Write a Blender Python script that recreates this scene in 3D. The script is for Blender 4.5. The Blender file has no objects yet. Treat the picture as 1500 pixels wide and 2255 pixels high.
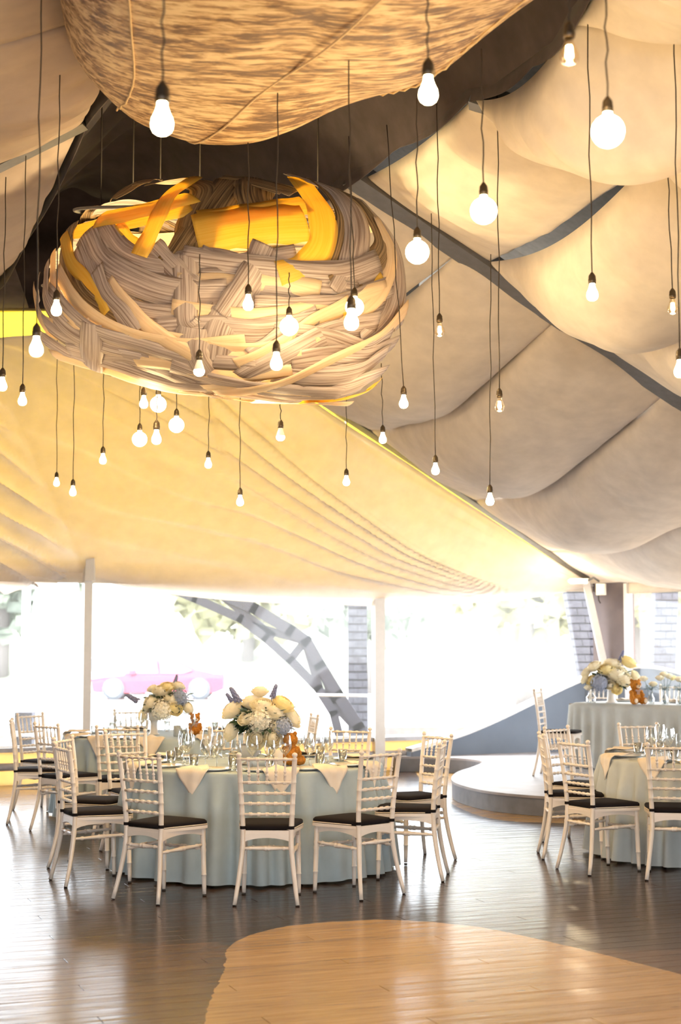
import bpy, bmesh, math, random
from math import sin, cos, pi, radians as R, sqrt, atan2, hypot
from mathutils import Vector, Matrix, noise
random.seed(7)
SC = bpy.context.scene
COL = SC.collection

# ------------------------------------------------------------------ camera
F = 3400.0
PITCH = math.atan(293 / F)
H = 1.60
cam_d = bpy.data.cameras.new('camera')
cam = bpy.data.objects.new('camera', cam_d)
COL.objects.link(cam)
cam.location = (0, 0, H)
cam.rotation_euler = (pi / 2 + PITCH, 0, 0)
cam_d.sensor_fit = 'VERTICAL'
cam_d.sensor_height = 36
cam_d.sensor_width = 24
cam_d.lens = F / 2255 * 36
cam_d.clip_end = 500
cam_d.dof.use_dof = True
cam_d.dof.focus_distance = 10.6
cam_d.dof.aperture_fstop = 2.5
SC.camera = cam
# ------------------------------------------------------------------ world, exposure
W = bpy.data.worlds.new('World')
SC.world = W
W.use_nodes = True
wb = W.node_tree.nodes['Background']
wb.inputs[0].default_value = (0.90, 0.95, 1.0, 1)
wb.inputs[1].default_value = 2.0
SC.view_settings.view_transform = 'Standard'
SC.view_settings.look = 'None'
SC.view_settings.gamma = 1
SC.view_settings.exposure = 2.35
SC.view_settings.use_curve_mapping = False
SC.cycles.use_denoising = True
SC.cycles.max_bounces = 12
SC.cycles.diffuse_bounces = 5
SC.cycles.transparent_max_bounces = 24
SC.cycles.sample_clamp_indirect = 6
SC.cycles.caustics_reflective = False
SC.cycles.caustics_refractive = False
BULB_E = 9.0       # emission strength of a bulb's glass
BULB_W = 2.2        # watts of the light given by each bulb

sd_ = bpy.data.lights.new('sun', 'SUN')
sd_.energy = 1.3
sd_.angle = R(12)
sd_.color = (1.0, .93, .8)
sun = bpy.data.objects.new('sun', sd_)
COL.objects.link(sun)
sun.rotation_euler = (R(-38), R(-12), 0)      # high in the sky beyond the gable, shining through the yellow canvas

def portal(name, c, rz, sx, sy):
    d = bpy.data.lights.new(name, 'AREA')
    d.shape = 'RECTANGLE'; d.size = sx; d.size_y = sy
    d.cycles.is_portal = True
    o = bpy.data.objects.new(name, d)
    COL.objects.link(o)
    o.location = c
    o.rotation_euler = (R(90), 0, rz)
    return o

# ------------------------------------------------------------------ pixel helpers (1500 x 2255 frame)
_c, _s = cos(PITCH), sin(PITCH)
def ray(px, py):
    a = (px - 750) / F; b = (1127.5 - py) / F
    return Vector((a, _c - b * _s, _s + b * _c))
def atY(px, py, Y):
    d = ray(px, py); t = Y / d.y
    return Vector((d.x * t, Y, H + d.z * t))
def atz(px, py, z):
    d = ray(px, py); t = (z - H) / d.z
    return Vector((d.x * t, d.y * t, z))

# ------------------------------------------------------------------ materials
def newmat(name):
    m = bpy.data.materials.new(name); m.use_nodes = True
    nt = m.node_tree
    return m, nt, nt.nodes['Principled BSDF']
def N(nt, t, **kw):
    n = nt.nodes.new(t)
    for k, v in kw.items():
        setattr(n, k, v)
    return n
def L(nt, a, b): nt.links.new(a, b)
def mapping(nt, coord='Object', scale=(1, 1, 1), rot=(0, 0, 0)):
    tc = N(nt, 'ShaderNodeTexCoord'); mp = N(nt, 'ShaderNodeMapping')
    mp.inputs['Scale'].default_value = scale; mp.inputs['Rotation'].default_value = rot
    L(nt, tc.outputs[coord], mp.inputs['Vector'])
    return mp.outputs[0]
def noise_t(nt, vec, scale, detail=4, rough=.55, dist=0):
    n = N(nt, 'ShaderNodeTexNoise')
    n.inputs['Scale'].default_value = scale; n.inputs['Detail'].default_value = detail
    n.inputs['Roughness'].default_value = rough; n.inputs['Distortion'].default_value = dist
    if vec is not None: L(nt, vec, n.inputs['Vector'])
    return n
def ramp(nt, fac, stops):
    r = N(nt, 'ShaderNodeValToRGB')
    while len(r.color_ramp.elements) < len(stops): r.color_ramp.elements.new(.5)
    for e, (p, c) in zip(r.color_ramp.elements, stops):
        e.position = p; e.color = (*c, 1)
    L(nt, fac, r.inputs[0])
    return r
def bump(nt, b, h, strength=.3, dist=.01):
    n = N(nt, 'ShaderNodeBump'); n.inputs['Strength'].default_value = strength
    n.inputs['Distance'].default_value = dist
    L(nt, h, n.inputs['Height']); L(nt, n.outputs[0], b.inputs['Normal'])
    return n
def simple(name, col, rough=.6, var=.12, scale=12, spec=.5, metal=0, bmp=0, bscale=60):
    m, nt, b = newmat(name)
    v = mapping(nt)
    n = noise_t(nt, v, scale)
    lo = tuple(max(0, c * (1 - var)) for c in col); hi = tuple(min(1, c * (1 + var)) for c in col)
    r = ramp(nt, n.outputs['Fac'], [(.3, lo), (.7, hi)])
    L(nt, r.outputs[0], b.inputs['Base Color'])
    b.inputs['Roughness'].default_value = rough; b.inputs['Metallic'].default_value = metal
    b.inputs['Specular IOR Level'].default_value = spec
    if bmp:
        n2 = noise_t(nt, v, bscale)
        bump(nt, b, n2.outputs['Fac'], bmp, .004)
    return m
def cloth(name, col, trans=0.0, tcol=None, weave=220, var=.08):
    """matt fabric; trans = share of light let through"""
    m, nt, b = newmat(name)
    v = mapping(nt)
    n = noise_t(nt, v, 5)
    lo = tuple(c * (1 - var) for c in col); hi = tuple(min(1, c * (1 + var)) for c in col)
    r = ramp(nt, n.outputs['Fac'], [(.3, lo), (.7, hi)])
    L(nt, r.outputs[0], b.inputs['Base Color'])
    b.inputs['Roughness'].default_value = .9; b.inputs['Specular IOR Level'].default_value = .15
    b.inputs['Sheen Weight'].default_value = .15
    w = noise_t(nt, v, weave, 2)
    bump(nt, b, w.outputs['Fac'], .12, .002)
    if trans:
        t = N(nt, 'ShaderNodeBsdfTranslucent')
        t.inputs[0].default_value = (*(tcol or col), 1)
        mx = N(nt, 'ShaderNodeMixShader'); mx.inputs[0].default_value = trans
        L(nt, b.outputs[0], mx.inputs[1]); L(nt, t.outputs[0], mx.inputs[2])
        L(nt, mx.outputs[0], nt.nodes['Material Output'].inputs[0])
    return m
def clear_glass(name, tint=(1, 1, 1), base=.03, edge=.75, haze=0.0, hazecol=(1, 1, 1), blend=.25):
    m, nt, b = newmat(name); nt.nodes.remove(b)
    t = N(nt, 'ShaderNodeBsdfTransparent'); t.inputs[0].default_value = (*tint, 1)
    g = N(nt, 'ShaderNodeBsdfGlossy'); g.inputs['Roughness'].default_value = .04
    lw = N(nt, 'ShaderNodeLayerWeight'); lw.inputs[0].default_value = blend
    mr = N(nt, 'ShaderNodeMapRange'); mr.inputs[3].default_value = base; mr.inputs[4].default_value = edge
    L(nt, lw.outputs['Facing'], mr.inputs[0])
    mx = N(nt, 'ShaderNodeMixShader')
    L(nt, mr.outputs[0], mx.inputs[0]); L(nt, t.outputs[0], mx.inputs[1]); L(nt, g.outputs[0], mx.inputs[2])
    out = mx.outputs[0]
    if haze:
        d = N(nt, 'ShaderNodeBsdfTranslucent'); d.inputs[0].default_value = (*hazecol, 1)
        m2 = N(nt, 'ShaderNodeMixShader'); m2.inputs[0].default_value = haze
        L(nt, out, m2.inputs[1]); L(nt, d.outputs[0], m2.inputs[2]); out = m2.outputs[0]
    L(nt, out, nt.nodes['Material Output'].inputs[0])
    return m
def emit(name, col, s):
    m, nt, b = newmat(name); nt.nodes.remove(b)
    e = N(nt, 'ShaderNodeEmission'); e.inputs[0].default_value = (*col, 1); e.inputs[1].default_value = s
    L(nt, e.outputs[0], nt.nodes['Material Output'].inputs[0])
    return m

ALPHA = R(21)   # the floorboards run this far off the picture plane
def curve_node(nt, val, lo, hi, pts, ymax=1.0, ymin=0.0):
    """float curve through pts (x in lo..hi, y in ymin..ymax)"""
    mr = N(nt, 'ShaderNodeMapRange'); mr.inputs[1].default_value = lo; mr.inputs[2].default_value = hi
    L(nt, val, mr.inputs[0])
    fc = N(nt, 'ShaderNodeFloatCurve')
    c = fc.mapping.curves[0]
    q = [((x - lo) / (hi - lo), (y - ymin) / (ymax - ymin)) for x, y in pts]
    c.points[0].location = q[0]; c.points[1].location = q[-1]
    for p in q[1:-1]: c.points.new(*p)
    fc.mapping.update()
    L(nt, mr.outputs[0], fc.inputs['Value'])
    m2 = N(nt, 'ShaderNodeMapRange'); m2.inputs[3].default_value = ymin; m2.inputs[4].default_value = ymax
    L(nt, fc.outputs[0], m2.inputs[0])
    return m2.outputs[0]
def mth(nt, op, a, b=None):
    n = N(nt, 'ShaderNodeMath', operation=op)
    for i, x in enumerate((a, b)):
        if x is None: continue
        if isinstance(x, (int, float)): n.inputs[i].default_value = x
        else: L(nt, x, n.inputs[i])
    return n.outputs[0]
def floor_mat():
    m, nt, b = newmat('painted_boards')
    g = N(nt, 'ShaderNodeNewGeometry'); sep = N(nt, 'ShaderNodeSeparateXYZ')
    L(nt, g.outputs['Position'], sep.inputs[0])
    X, Y = sep.outputs[0], sep.outputs[1]
    rot = N(nt, 'ShaderNodeMapping'); rot.inputs['Rotation'].default_value = (0, 0, -ALPHA)
    L(nt, g.outputs['Position'], rot.inputs[0])
    mp = N(nt, 'ShaderNodeMapping'); mp.inputs['Scale'].default_value = (.9, 9, 1)
    L(nt, rot.outputs[0], mp.inputs[0])
    grain = noise_t(nt, mp.outputs[0], 3.2, 6, .65, .4)
    oi = N(nt, 'ShaderNodeObjectInfo')
    # wobble of the painted edge
    wob = noise_t(nt, g.outputs['Position'], 9, 3)
    w = mth(nt, 'MULTIPLY', mth(nt, 'SUBTRACT', wob.outputs['Fac'], .5), .05)
    Xw = mth(nt, 'ADD', X, w); Yw = mth(nt, 'ADD', Y, w)
    top = curve_node(nt, X, -.7, 3.2, [(-.7, 7.6), (-.62, 8.15), (-.56, 8.55), (-.41, 8.87), (-.235, 9.04), (.03, 9.16), (.32, 9.19), (.65, 9.06), (.85, 8.90), (1.03, 8.67), (1.24, 8.37), (1.46, 8.03), (1.66, 7.70), (3.2, 5.2)], 9.5, 3)
    left = curve_node(nt, Y, 2, 9.5, [(2, -.35), (4.5, -.5), (6.7, -.58), (7.3, -.585), (7.75, -.575), (8.3, -.60), (9.5, -.60)], 0, -1)
    inside = mth(nt, 'MULTIPLY', mth(nt, 'GREATER_THAN', Xw, left), mth(nt, 'LESS_THAN', Yw, top))
    # pale band of paint along the foot of the stage
    band = curve_node(nt, X, .8, 3.2, [(.8, 20), (1.0, 18.2), (1.08, 16.6), (1.19, 15.3), (1.39, 14.5), (1.85, 14.15), (3.2, 14.1)], 21, 13)
    b2 = mth(nt, 'MULTIPLY', mth(nt, 'GREATER_THAN', Yw, band), mth(nt, 'GREATER_THAN', X, .95))
    # lighter brown area left of the pale patch
    br = curve_node(nt, X, -4, -.5, [(-4, 9.5), (-2.2, 9.0), (-1.4, 8.55), (-.88, 8.46), (-.74, 8.50), (-.6, 8.42), (-.5, 8.3)], 10, 8)
    b3 = mth(nt, 'LESS_THAN', Yw, br)
    dark = ramp(nt, grain.outputs['Fac'], [(.32, (.022, .010, .007)), (.55, (.045, .021, .013)), (.75, (.075, .038, .02))])
    brown = ramp(nt, grain.outputs['Fac'], [(.3, (.05, .02, .009)), (.52, (.105, .046, .016)), (.75, (.16, .078, .028))])
    pale = ramp(nt, grain.outputs['Fac'], [(.28, (.36, .21, .08)), (.5, (.44, .27, .11)), (.75, (.52, .34, .15))])
    def mix(f, a, c):
        x = N(nt, 'ShaderNodeMix', data_type='RGBA'); L(nt, f, x.inputs[0]); L(nt, a, x.inputs[6]); L(nt, c, x.inputs[7]); return x.outputs[2]
    soft = noise_t(nt, g.outputs['Position'], 1.1, 3)
    c = mix(mth(nt, 'MULTIPLY', b3, ramp(nt, soft.outputs['Fac'], [(.3, (.35,) * 3), (.6, (1,) * 3)]).outputs[0]), dark.outputs[0], brown.outputs[0])
    c = mix(mth(nt, 'MAXIMUM', inside, b2), c, pale.outputs[0])
    # knots and dents
    kn = N(nt, 'ShaderNodeTexVoronoi'); kn.inputs['Scale'].default_value = 1.6
    mk = N(nt, 'ShaderNodeMapping'); mk.inputs['Scale'].default_value = (1, 2.6, 1); L(nt, rot.outputs[0], mk.inputs[0])
    L(nt, mk.outputs[0], kn.inputs['Vector'])
    kr = ramp(nt, kn.outputs['Distance'], [(.03, (.3, .3, .3)), (.07, (1, 1, 1))])
    mm = N(nt, 'ShaderNodeMix', data_type='RGBA', blend_type='MULTIPLY'); mm.inputs[0].default_value = .7
    L(nt, c, mm.inputs[6]); L(nt, kr.outputs[0], mm.inputs[7])
    rv = N(nt, 'ShaderNodeMix', data_type='RGBA', blend_type='MULTIPLY'); rv.inputs[0].default_value = 1
    rr = ramp(nt, oi.outputs['Random'], [(0, (.82, .82, .82)), (1, (1, 1, 1))])
    L(nt, mm.outputs[2], rv.inputs[6]); L(nt, rr.outputs[0], rv.inputs[7])
    L(nt, rv.outputs[2], b.inputs['Base Color'])
    rg = ramp(nt, grain.outputs['Fac'], [(.3, (.13,) * 3), (.7, (.27,) * 3)])
    L(nt, rg.outputs[0], b.inputs['Roughness'])
    b.inputs['Specular IOR Level'].default_value = .42
    wv = N(nt, 'ShaderNodeMapping'); wv.inputs['Scale'].default_value = (.7, 7.5, 1); L(nt, rot.outputs[0], wv.inputs[0])
    wn = noise_t(nt, wv.outputs[0], 1.6, 3)
    bb = bump(nt, b, wn.outputs['Fac'], .35, .012)
    b2n = N(nt, 'ShaderNodeBump'); b2n.inputs['Strength'].default_value = .25; b2n.inputs['Distance'].default_value = .004
    L(nt, grain.outputs['Fac'], b2n.inputs['Height']); L(nt, bb.outputs[0], b2n.inputs['Normal'])
    L(nt, b2n.outputs[0], b.inputs['Normal'])
    return m
def veneer_mat(name, lo, hi, trans=.25):
    m, nt, b = newmat(name)
    uv = N(nt, 'ShaderNodeTexCoord')
    mp = N(nt, 'ShaderNodeMapping'); mp.inputs['Scale'].default_value = (1.2, 26, 1)
    L(nt, uv.outputs['UV'], mp.inputs[0])
    oi = N(nt, 'ShaderNodeObjectInfo')
    ad = N(nt, 'ShaderNodeVectorMath', operation='ADD'); L(nt, mp.outputs[0], ad.inputs[0])
    cb = N(nt, 'ShaderNodeCombineXYZ'); L(nt, mth(nt, 'MULTIPLY', oi.outputs['Random'], 37.), cb.inputs[2]); L(nt, cb.outputs[0], ad.inputs[1])
    n = noise_t(nt, ad.outputs[0], 1.5, 5, .6)
    r = ramp(nt, n.outputs['Fac'], [(.36, lo), (.5, tuple((a + c) / 2 for a, c in zip(lo, hi))), (.66, hi)])
    L(nt, r.outputs[0], b.inputs['Base Color'])
    b.inputs['Roughness'].default_value = .55
    t = N(nt, 'ShaderNodeBsdfTranslucent'); L(nt, r.outputs[0], t.inputs[0])
    mx = N(nt, 'ShaderNodeMixShader'); mx.inputs[0].default_value = trans
    L(nt, b.outputs[0], mx.inputs[1]); L(nt, t.outputs[0], mx.inputs[2])
    L(nt, mx.outputs[0], nt.nodes['Material Output'].inputs[0])
    return m
def streak_mat():
    m, nt, b = newmat('streaked_hide')
    v = mapping(nt, 'Object', (1.6, 6, 8), (0, 0, R(-6)))
    n = noise_t(nt, v, 2.6, 7, .62, .6)
    n2 = noise_t(nt, mapping(nt, 'Object', (3, 16, 16)), 2.2, 4, .6, .8)
    a = mth(nt, 'ADD', mth(nt, 'MULTIPLY', n.outputs['Fac'], .6), mth(nt, 'MULTIPLY', n2.outputs['Fac'], .4))
    n3 = noise_t(nt, mapping(nt, 'Object', (1, 2.2, 2)), 1.5, 3); a = mth(nt, 'ADD', a, mth(nt, 'MULTIPLY', mth(nt, 'SUBTRACT', n3.outputs['Fac'], .5), .22))
    r = ramp(nt, a, [(.42, (.15, .07, .025)), (.47, (.38, .21, .085)), (.515, (.64, .42, .20)), (.575, (.84, .64, .36))])
    L(nt, r.outputs[0], b.inputs['Base Color'])
    b.inputs['Roughness'].default_value = .6
    bump(nt, b, a, .35, .02)
    return m
def brick_mat(name, c1, c2):
    m, nt, b = newmat(name)
    n = noise_t(nt, mapping(nt), 8)
    r = ramp(nt, n.outputs['Fac'], [(.3, c1), (.7, c2)])
    L(nt, r.outputs[0], b.inputs['Base Color']); b.inputs['Roughness'].default_value = .9
    return m

M = {}
M['floor'] = floor_mat()
M['gap'] = simple('floor_gap', (.012, .008, .006), .9)
M['chair'] = simple('ivory_lacquer', (.80, .71, .61), .32, .04, 6)
M['cushion'] = cloth('black_cushion_cloth', (.012, .009, .010), weave=300)
M['cushion'].node_tree.nodes['Principled BSDF'].inputs['Sheen Weight'].default_value = 0
M['piping'] = cloth('cream_piping', (.75, .66, .55))
M['foot'] = simple('rubber', (.03, .025, .02), .7)
M['tcloth'] = cloth('pale_blue_tablecloth', (.42, .50, .53), .08, (.45, .5, .52))
M['tcloth2'] = cloth('pale_grey_tablecloth', (.52, .55, .54), .08)
M['linen'] = cloth('cream_linen', (.80, .70, .58))
M['swag'] = cloth('linen_swag', (.80, .73, .66), weave=120)
M['swag_b'] = cloth('taupe_swag', (.40, .32, .28), weave=120)
M['drape'] = cloth('white_voile', (.86, .80, .76), .37, (1.0, .95, .90), weave=120)
M['canvas_y'] = cloth('yellow_canvas', (.92, .80, .20), .48, (1.0, .85, .24))
M['skirt_y'] = cloth('amber_vinyl_skirt', (.93, .72, .42), .42, (1.0, .78, .42))
M['dark'] = cloth('dark_aubergine_cloth', (.055, .042, .05), weave=120, var=.25)
M['roof'] = simple('grey_roof_canvas', (.22, .21, .2), .9)
M['rafter'] = simple('grey_steel', (.16, .16, .17), .5, metal=.3)
M['white_post'] = simple('white_painted_post', (.78, .76, .73), .4, .03)
M['veneer'] = veneer_mat('grey_brown_veneer', (.26, .19, .165), (.68, .60, .56))
M['veneer2'] = veneer_mat('dark_striped_veneer', (.06, .036, .02), (.46, .31, .16), .15)
M['maple'] = veneer_mat('pale_maple_veneer', (.80, .62, .40), (.90, .74, .52), .3)
M['amber'] = veneer_mat('golden_veneer', (.90, .62, .10), (.96, .72, .16), .5)
M['hide'] = streak_mat()
M['seam'] = simple('hide_seam', (.75, .55, .30), .7)
M['cord'] = simple('dark_cord', (.03, .022, .018), .6)
M['socket'] = simple('bronze_socket', (.06, .045, .03), .38, metal=.5)
M['bulb'] = emit('lit_bulb', (1.0, .80, .42), BULB_E)
M['bulb_white'] = emit('lit_bulb_white', (1.0, .86, .62), BULB_E * .8)
M['bulb_clear'] = clear_glass('bulb_glass', (1, .93, .8), .05, .6)
M['filament'] = emit('lit_filament', (1.0, .72, .35), BULB_E * 2.5)
M['ledbase'] = simple('milky_plastic', (.8, .78, .74), .4)
M['glass'] = clear_glass('table_glass', (.95, .97, .97), .07, .95, blend=.5)
M['vinyl'] = clear_glass('clear_vinyl', (.93, .95, .97), .02, .25, .03)
M['plate'] = simple('white_porcelain', (.72, .70, .66), .15, .02)
M['steel'] = simple('polished_steel', (.65, .62, .57), .18, .05, metal=1)
M['vase'] = simple('white_ceramic', (.74, .70, .66), .35, .03)
M['candle'] = simple('blue_grey_ceramic', (.42, .47, .52), .5, .05)
M['rose'] = cloth('cream_petals', (.93, .87, .70), .25, (.95, .88, .65))
M['rose_y'] = cloth('yellow_petals', (.93, .82, .46), .25, (.95, .82, .4))
M['hyd_w'] = cloth('ivory_hydrangea', (.90, .86, .74), .2)
M['hyd_b'] = cloth('blue_hydrangea', (.42, .47, .60), .2)
M['lav'] = cloth('lavender_blue', (.26, .28, .46), .1)
M['leaf'] = simple('dark_leaf', (.035, .075, .035), .5, .4, 30)
M['leaf_g'] = simple('grey_green_leaf', (.20, .28, .27), .6, .3, 30)
M['fur'] = simple('ginger_fur', (.50, .20, .035), .95, .35, 60, .1, bmp=1.0, bscale=160)
M['furpad'] = simple('cream_fur', (.78, .62, .45), .95, .1, 60, .1, bmp=.6, bscale=160)
M['nose'] = simple('black_plastic', (.01, .01, .01), .3)
M['bow'] = cloth('checked_ribbon', (.45, .30, .25))
M['stage'] = simple('stage_boards', (.34, .33, .35), .45, .18, 4)
M['riser'] = simple('stage_riser_paint', (.17, .18, .21), .6, .15, 6)
M['wave'] = simple('blue_grey_plaster', (.17, .20, .25), .7, .06, 3)
M['cap'] = simple('white_edge', (.8, .8, .8), .5)
M['column'] = simple('mauve_brown_cladding', (.16, .125, .12), .8, .12, 3)
M['sill'] = simple('grey_sill', (.40, .40, .43), .6)
M['ground'] = simple('pale_paving', (.62, .60, .56), .9, .06, 1)
M['hill'] = simple('hill_grass', (.28, .29, .22), 1, .3, .3)
M['foliage'] = simple('autumn_foliage', (.30, .29, .17), 1, .45, 1.2)
M['foliage2'] = simple('green_foliage', (.24, .27, .22), 1, .4, 1.2)
M['trunk'] = simple('grey_trunk', (.18, .16, .15), .9)
M['red'] = simple('red_car_paint', (.62, .05, .09), .25)
M['silver'] = simple('silver_car_paint', (.42, .46, .52), .25)
M['carglass'] = simple('car_window', (.10, .12, .14), .1)
M['tyre'] = simple('tyre', (.12, .13, .15), .8)
M['hub'] = simple('wheel_rim', (.45, .48, .52), .3, metal=.6)
M['truss'] = simple('truss_paint', (.045, .042, .06), .6)
M['brick'] = brick_mat('grey_brick', (.07, .07, .09), (.12, .12, .15))
M['mortar'] = simple('mortar', (.04, .04, .05), .9)
M['tent'] = cloth('white_parasol_cloth', (.9, .9, .9), .2)
M['wallp'] = simple('wall_boards', (.30, .24, .19), .8)

# ------------------------------------------------------------------ mesh tools
class MB:
    """collects shapes; build() links them as one mesh object"""
    def __init__(s): s.v = []; s.f = []; s.uv = []; s.sm = []
    def add(s, v, f, smooth=True, uv=None):
        o = len(s.v); s.v += [tuple(p) for p in v]
        for i, q in enumerate(f):
            s.f.append([a + o for a in q]); s.sm.append(smooth)
            s.uv.append([uv[a] for a in q] if uv else None)
        return s
    def box(s, c, d, rz=0, rx=0, taper=1):
        x, y, z = [k / 2 for k in d]
        m = Matrix.Translation(c) @ Matrix.Rotation(rz, 4, 'Z') @ Matrix.Rotation(rx, 4, 'X')
        v = [m @ Vector((a * x * (taper if e > 0 else 1), b * y * (taper if e > 0 else 1), e * z)) for e in (-1, 1) for a, b in ((-1, -1), (1, -1), (1, 1), (-1, 1))]
        return s.add(v, [(3, 2, 1, 0), (4, 5, 6, 7), (0, 1, 5, 4), (1, 2, 6, 5), (2, 3, 7, 6), (3, 0, 4, 7)], False)
    def beam(s, p0, p1, w, h, up=(0, 0, 1)):
        p0 = Vector(p0); p1 = Vector(p1); t = (p1 - p0).normalized(); a = t.cross(Vector(up))
        a = a.normalized() if a.length > 1e-5 else Vector((1, 0, 0)); b = a.cross(t)
        v = [p + a * (i * w / 2) + b * (j * h / 2) for p in (p0, p1) for i, j in ((-1, -1), (1, -1), (1, 1), (-1, 1))]
        return s.add(v, [(3, 2, 1, 0), (4, 5, 6, 7), (0, 1, 5, 4), (1, 2, 6, 5), (2, 3, 7, 6), (3, 0, 4, 7)], False)
    def tube(s, path, r, seg=8, closed=False):
        path = [Vector(p) for p in path]; n = len(path)
        rr = r if hasattr(r, '__len__') else [r] * n
        v = []; f = []; prev = None
        for i, p in enumerate(path):
            a = path[max(i - 1, 0)] if not closed else path[i - 1]
            b = path[min(i + 1, n - 1)] if not closed else path[(i + 1) % n]
            t = (b - a)
            t = t.normalized() if t.length > 1e-9 else Vector((0, 0, 1))
            if prev is None:
                u = t.cross(Vector((0, 1, 0)) if abs(t.y) < .9 else Vector((1, 0, 0))).normalized()
            else:
                u = (prev - t * prev.dot(t)).normalized()
            prev = u; w = t.cross(u)
            for k in range(seg):
                a_ = 2 * pi * k / seg; v.append(p + (u * cos(a_) + w * sin(a_)) * rr[i])
        for i in range(n if closed else n - 1):
            j = (i + 1) % n
            for k in range(seg):
                l = (k + 1) % seg; f.append((i * seg + k, i * seg + l, j * seg + l, j * seg + k))
        if not closed:
            f.append(tuple(range(seg))[::-1]); f.append(tuple((n - 1) * seg + k for k in range(seg)))
        return s.add(v, f)
    def turned(s, p0, p1, prof, seg=10):
        """lathe profile [(t, r)] along p0-p1"""
        p0 = Vector(p0); d = Vector(p1) - p0
        return s.tube([p0 + d * t for t, r in prof], [r for t, r in prof], seg)
    def lathe(s, prof, seg=24, c=(0, 0, 0), cap=False):
        v = []; f = []; n = len(prof)
        for r, z in prof:
            for k in range(seg):
                a = 2 * pi * k / seg; v.append((c[0] + r * cos(a), c[1] + r * sin(a), c[2] + z))
        for i in range(n - 1):
            for k in range(seg):
                l = (k + 1) % seg; f.append((i * seg + k, i * seg + l, (i + 1) * seg + l, (i + 1) * seg + k))
        if cap:
            f.append(tuple(range(seg))[::-1]); f.append(tuple((n - 1) * seg + k for k in range(seg)))
        return s.add(v, f)
    def sphere(s, c, r, seg=12, rings=8, sc=(1, 1, 1), rot=None):
        v = []; f = []; c = Vector(c)
        for i in range(rings + 1):
            th = pi * i / rings
            for k in range(seg):
                a = 2 * pi * k / seg
                p = Vector((sin(th) * cos(a) * sc[0], sin(th) * sin(a) * sc[1], cos(th) * sc[2])) * r
                if rot: p = rot @ p
                v.append(c + p)
        for i in range(rings):
            for k in range(seg):
                l = (k + 1) % seg; f.append((i * seg + k, (i + 1) * seg + k, (i + 1) * seg + l, i * seg + l))
        return s.add(v, f)
    def grid(s, fn, nu, nv, uvs=None):
        v = [fn(i / nu, j / nv) for j in range(nv + 1) for i in range(nu + 1)]
        uv = [(i / nu * (uvs[0] if uvs else 1), j / nv * (uvs[1] if uvs else 1)) for j in range(nv + 1) for i in range(nu + 1)]
        f = [(j * (nu + 1) + i, j * (nu + 1) + i + 1, (j + 1) * (nu + 1) + i + 1, (j + 1) * (nu + 1) + i) for j in range(nv) for i in range(nu)]
        return s.add(v, f, True, uv)
    def prism(s, poly, z0, z1):
        n = len(poly)
        v = [(x, y, z0) for x, y in poly] + [(x, y, z1) for x, y in poly]
        f = [tuple(range(n))[::-1], tuple(range(n, 2 * n))] + [(i, (i + 1) % n, n + (i + 1) % n, n + i) for i in range(n)]
        return s.add(v, f, False)
    def mesh(s, name, mat):
        me = bpy.data.meshes.new(name); me.from_pydata(s.v, [], s.f)
        me.polygons.foreach_set('use_smooth', s.sm)
        if any(u for u in s.uv):
            ul = me.uv_layers.new(name='UVMap'); d = []
            for q, u in zip(s.f, s.uv): d += u if u else [(0, 0)] * len(q)
            ul.data.foreach_set('uv', [c for p in d for c in p])
        me.materials.append(mat)
        me.update()
        return me
    def build(s, name, mat, parent=None):
        o = bpy.data.objects.new(name, s.mesh(name, mat)); COL.objects.link(o)
        if parent: o.parent = parent
        return o
def inst(name, me, parent=None, loc=(0, 0, 0), rz=0, sc=None):
    o = bpy.data.objects.new(name, me); COL.objects.link(o)
    o.parent = parent; o.location = loc; o.rotation_euler = (0, 0, rz)
    if sc: o.scale = (sc,) * 3
    return o
def tag(o, label=None, cat=None, group=None, kind=None):
    if label: o['label'] = label
    if cat: o['category'] = cat
    if group: o['group'] = group
    if kind: o['kind'] = kind
    return o
def empty(name, loc=(0, 0, 0), rz=0, **kw):
    o = bpy.data.objects.new(name, None); COL.objects.link(o)
    o.empty_display_size = .1
    o.location = loc; o.rotation_euler = (0, 0, rz)
    return tag(o, **kw)
def copy_tree(o, parent=None):
    c = o.copy(); COL.objects.link(c); c.parent = parent
    for ch in list(o.children): copy_tree(ch, c)
    return c
def solid(o, t, off=0):
    m = o.modifiers.new('solid', 'SOLIDIFY'); m.thickness = t; m.offset = off
    return o
def nz(x, y=0, z=0): return noise.noise(Vector((x, y, z)))
def smooth_path(pts, n):
    """Catmull-Rom through pts"""
    P = [Vector(p) for p in pts]; P = [P[0] * 2 - P[1]] + P + [P[-1] * 2 - P[-2]]
    out = []; m = len(P) - 3
    for i in range(n + 1):
        t = i / n * m; k = min(int(t), m - 1); u = t - k
        a, b, c, d = P[k:k + 4]
        out.append(.5 * ((2 * b) + (c - a) * u + (2 * a - 5 * b + 4 * c - d) * u * u + (3 * b - a - 3 * c + d) * u ** 3))
    return out

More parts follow.
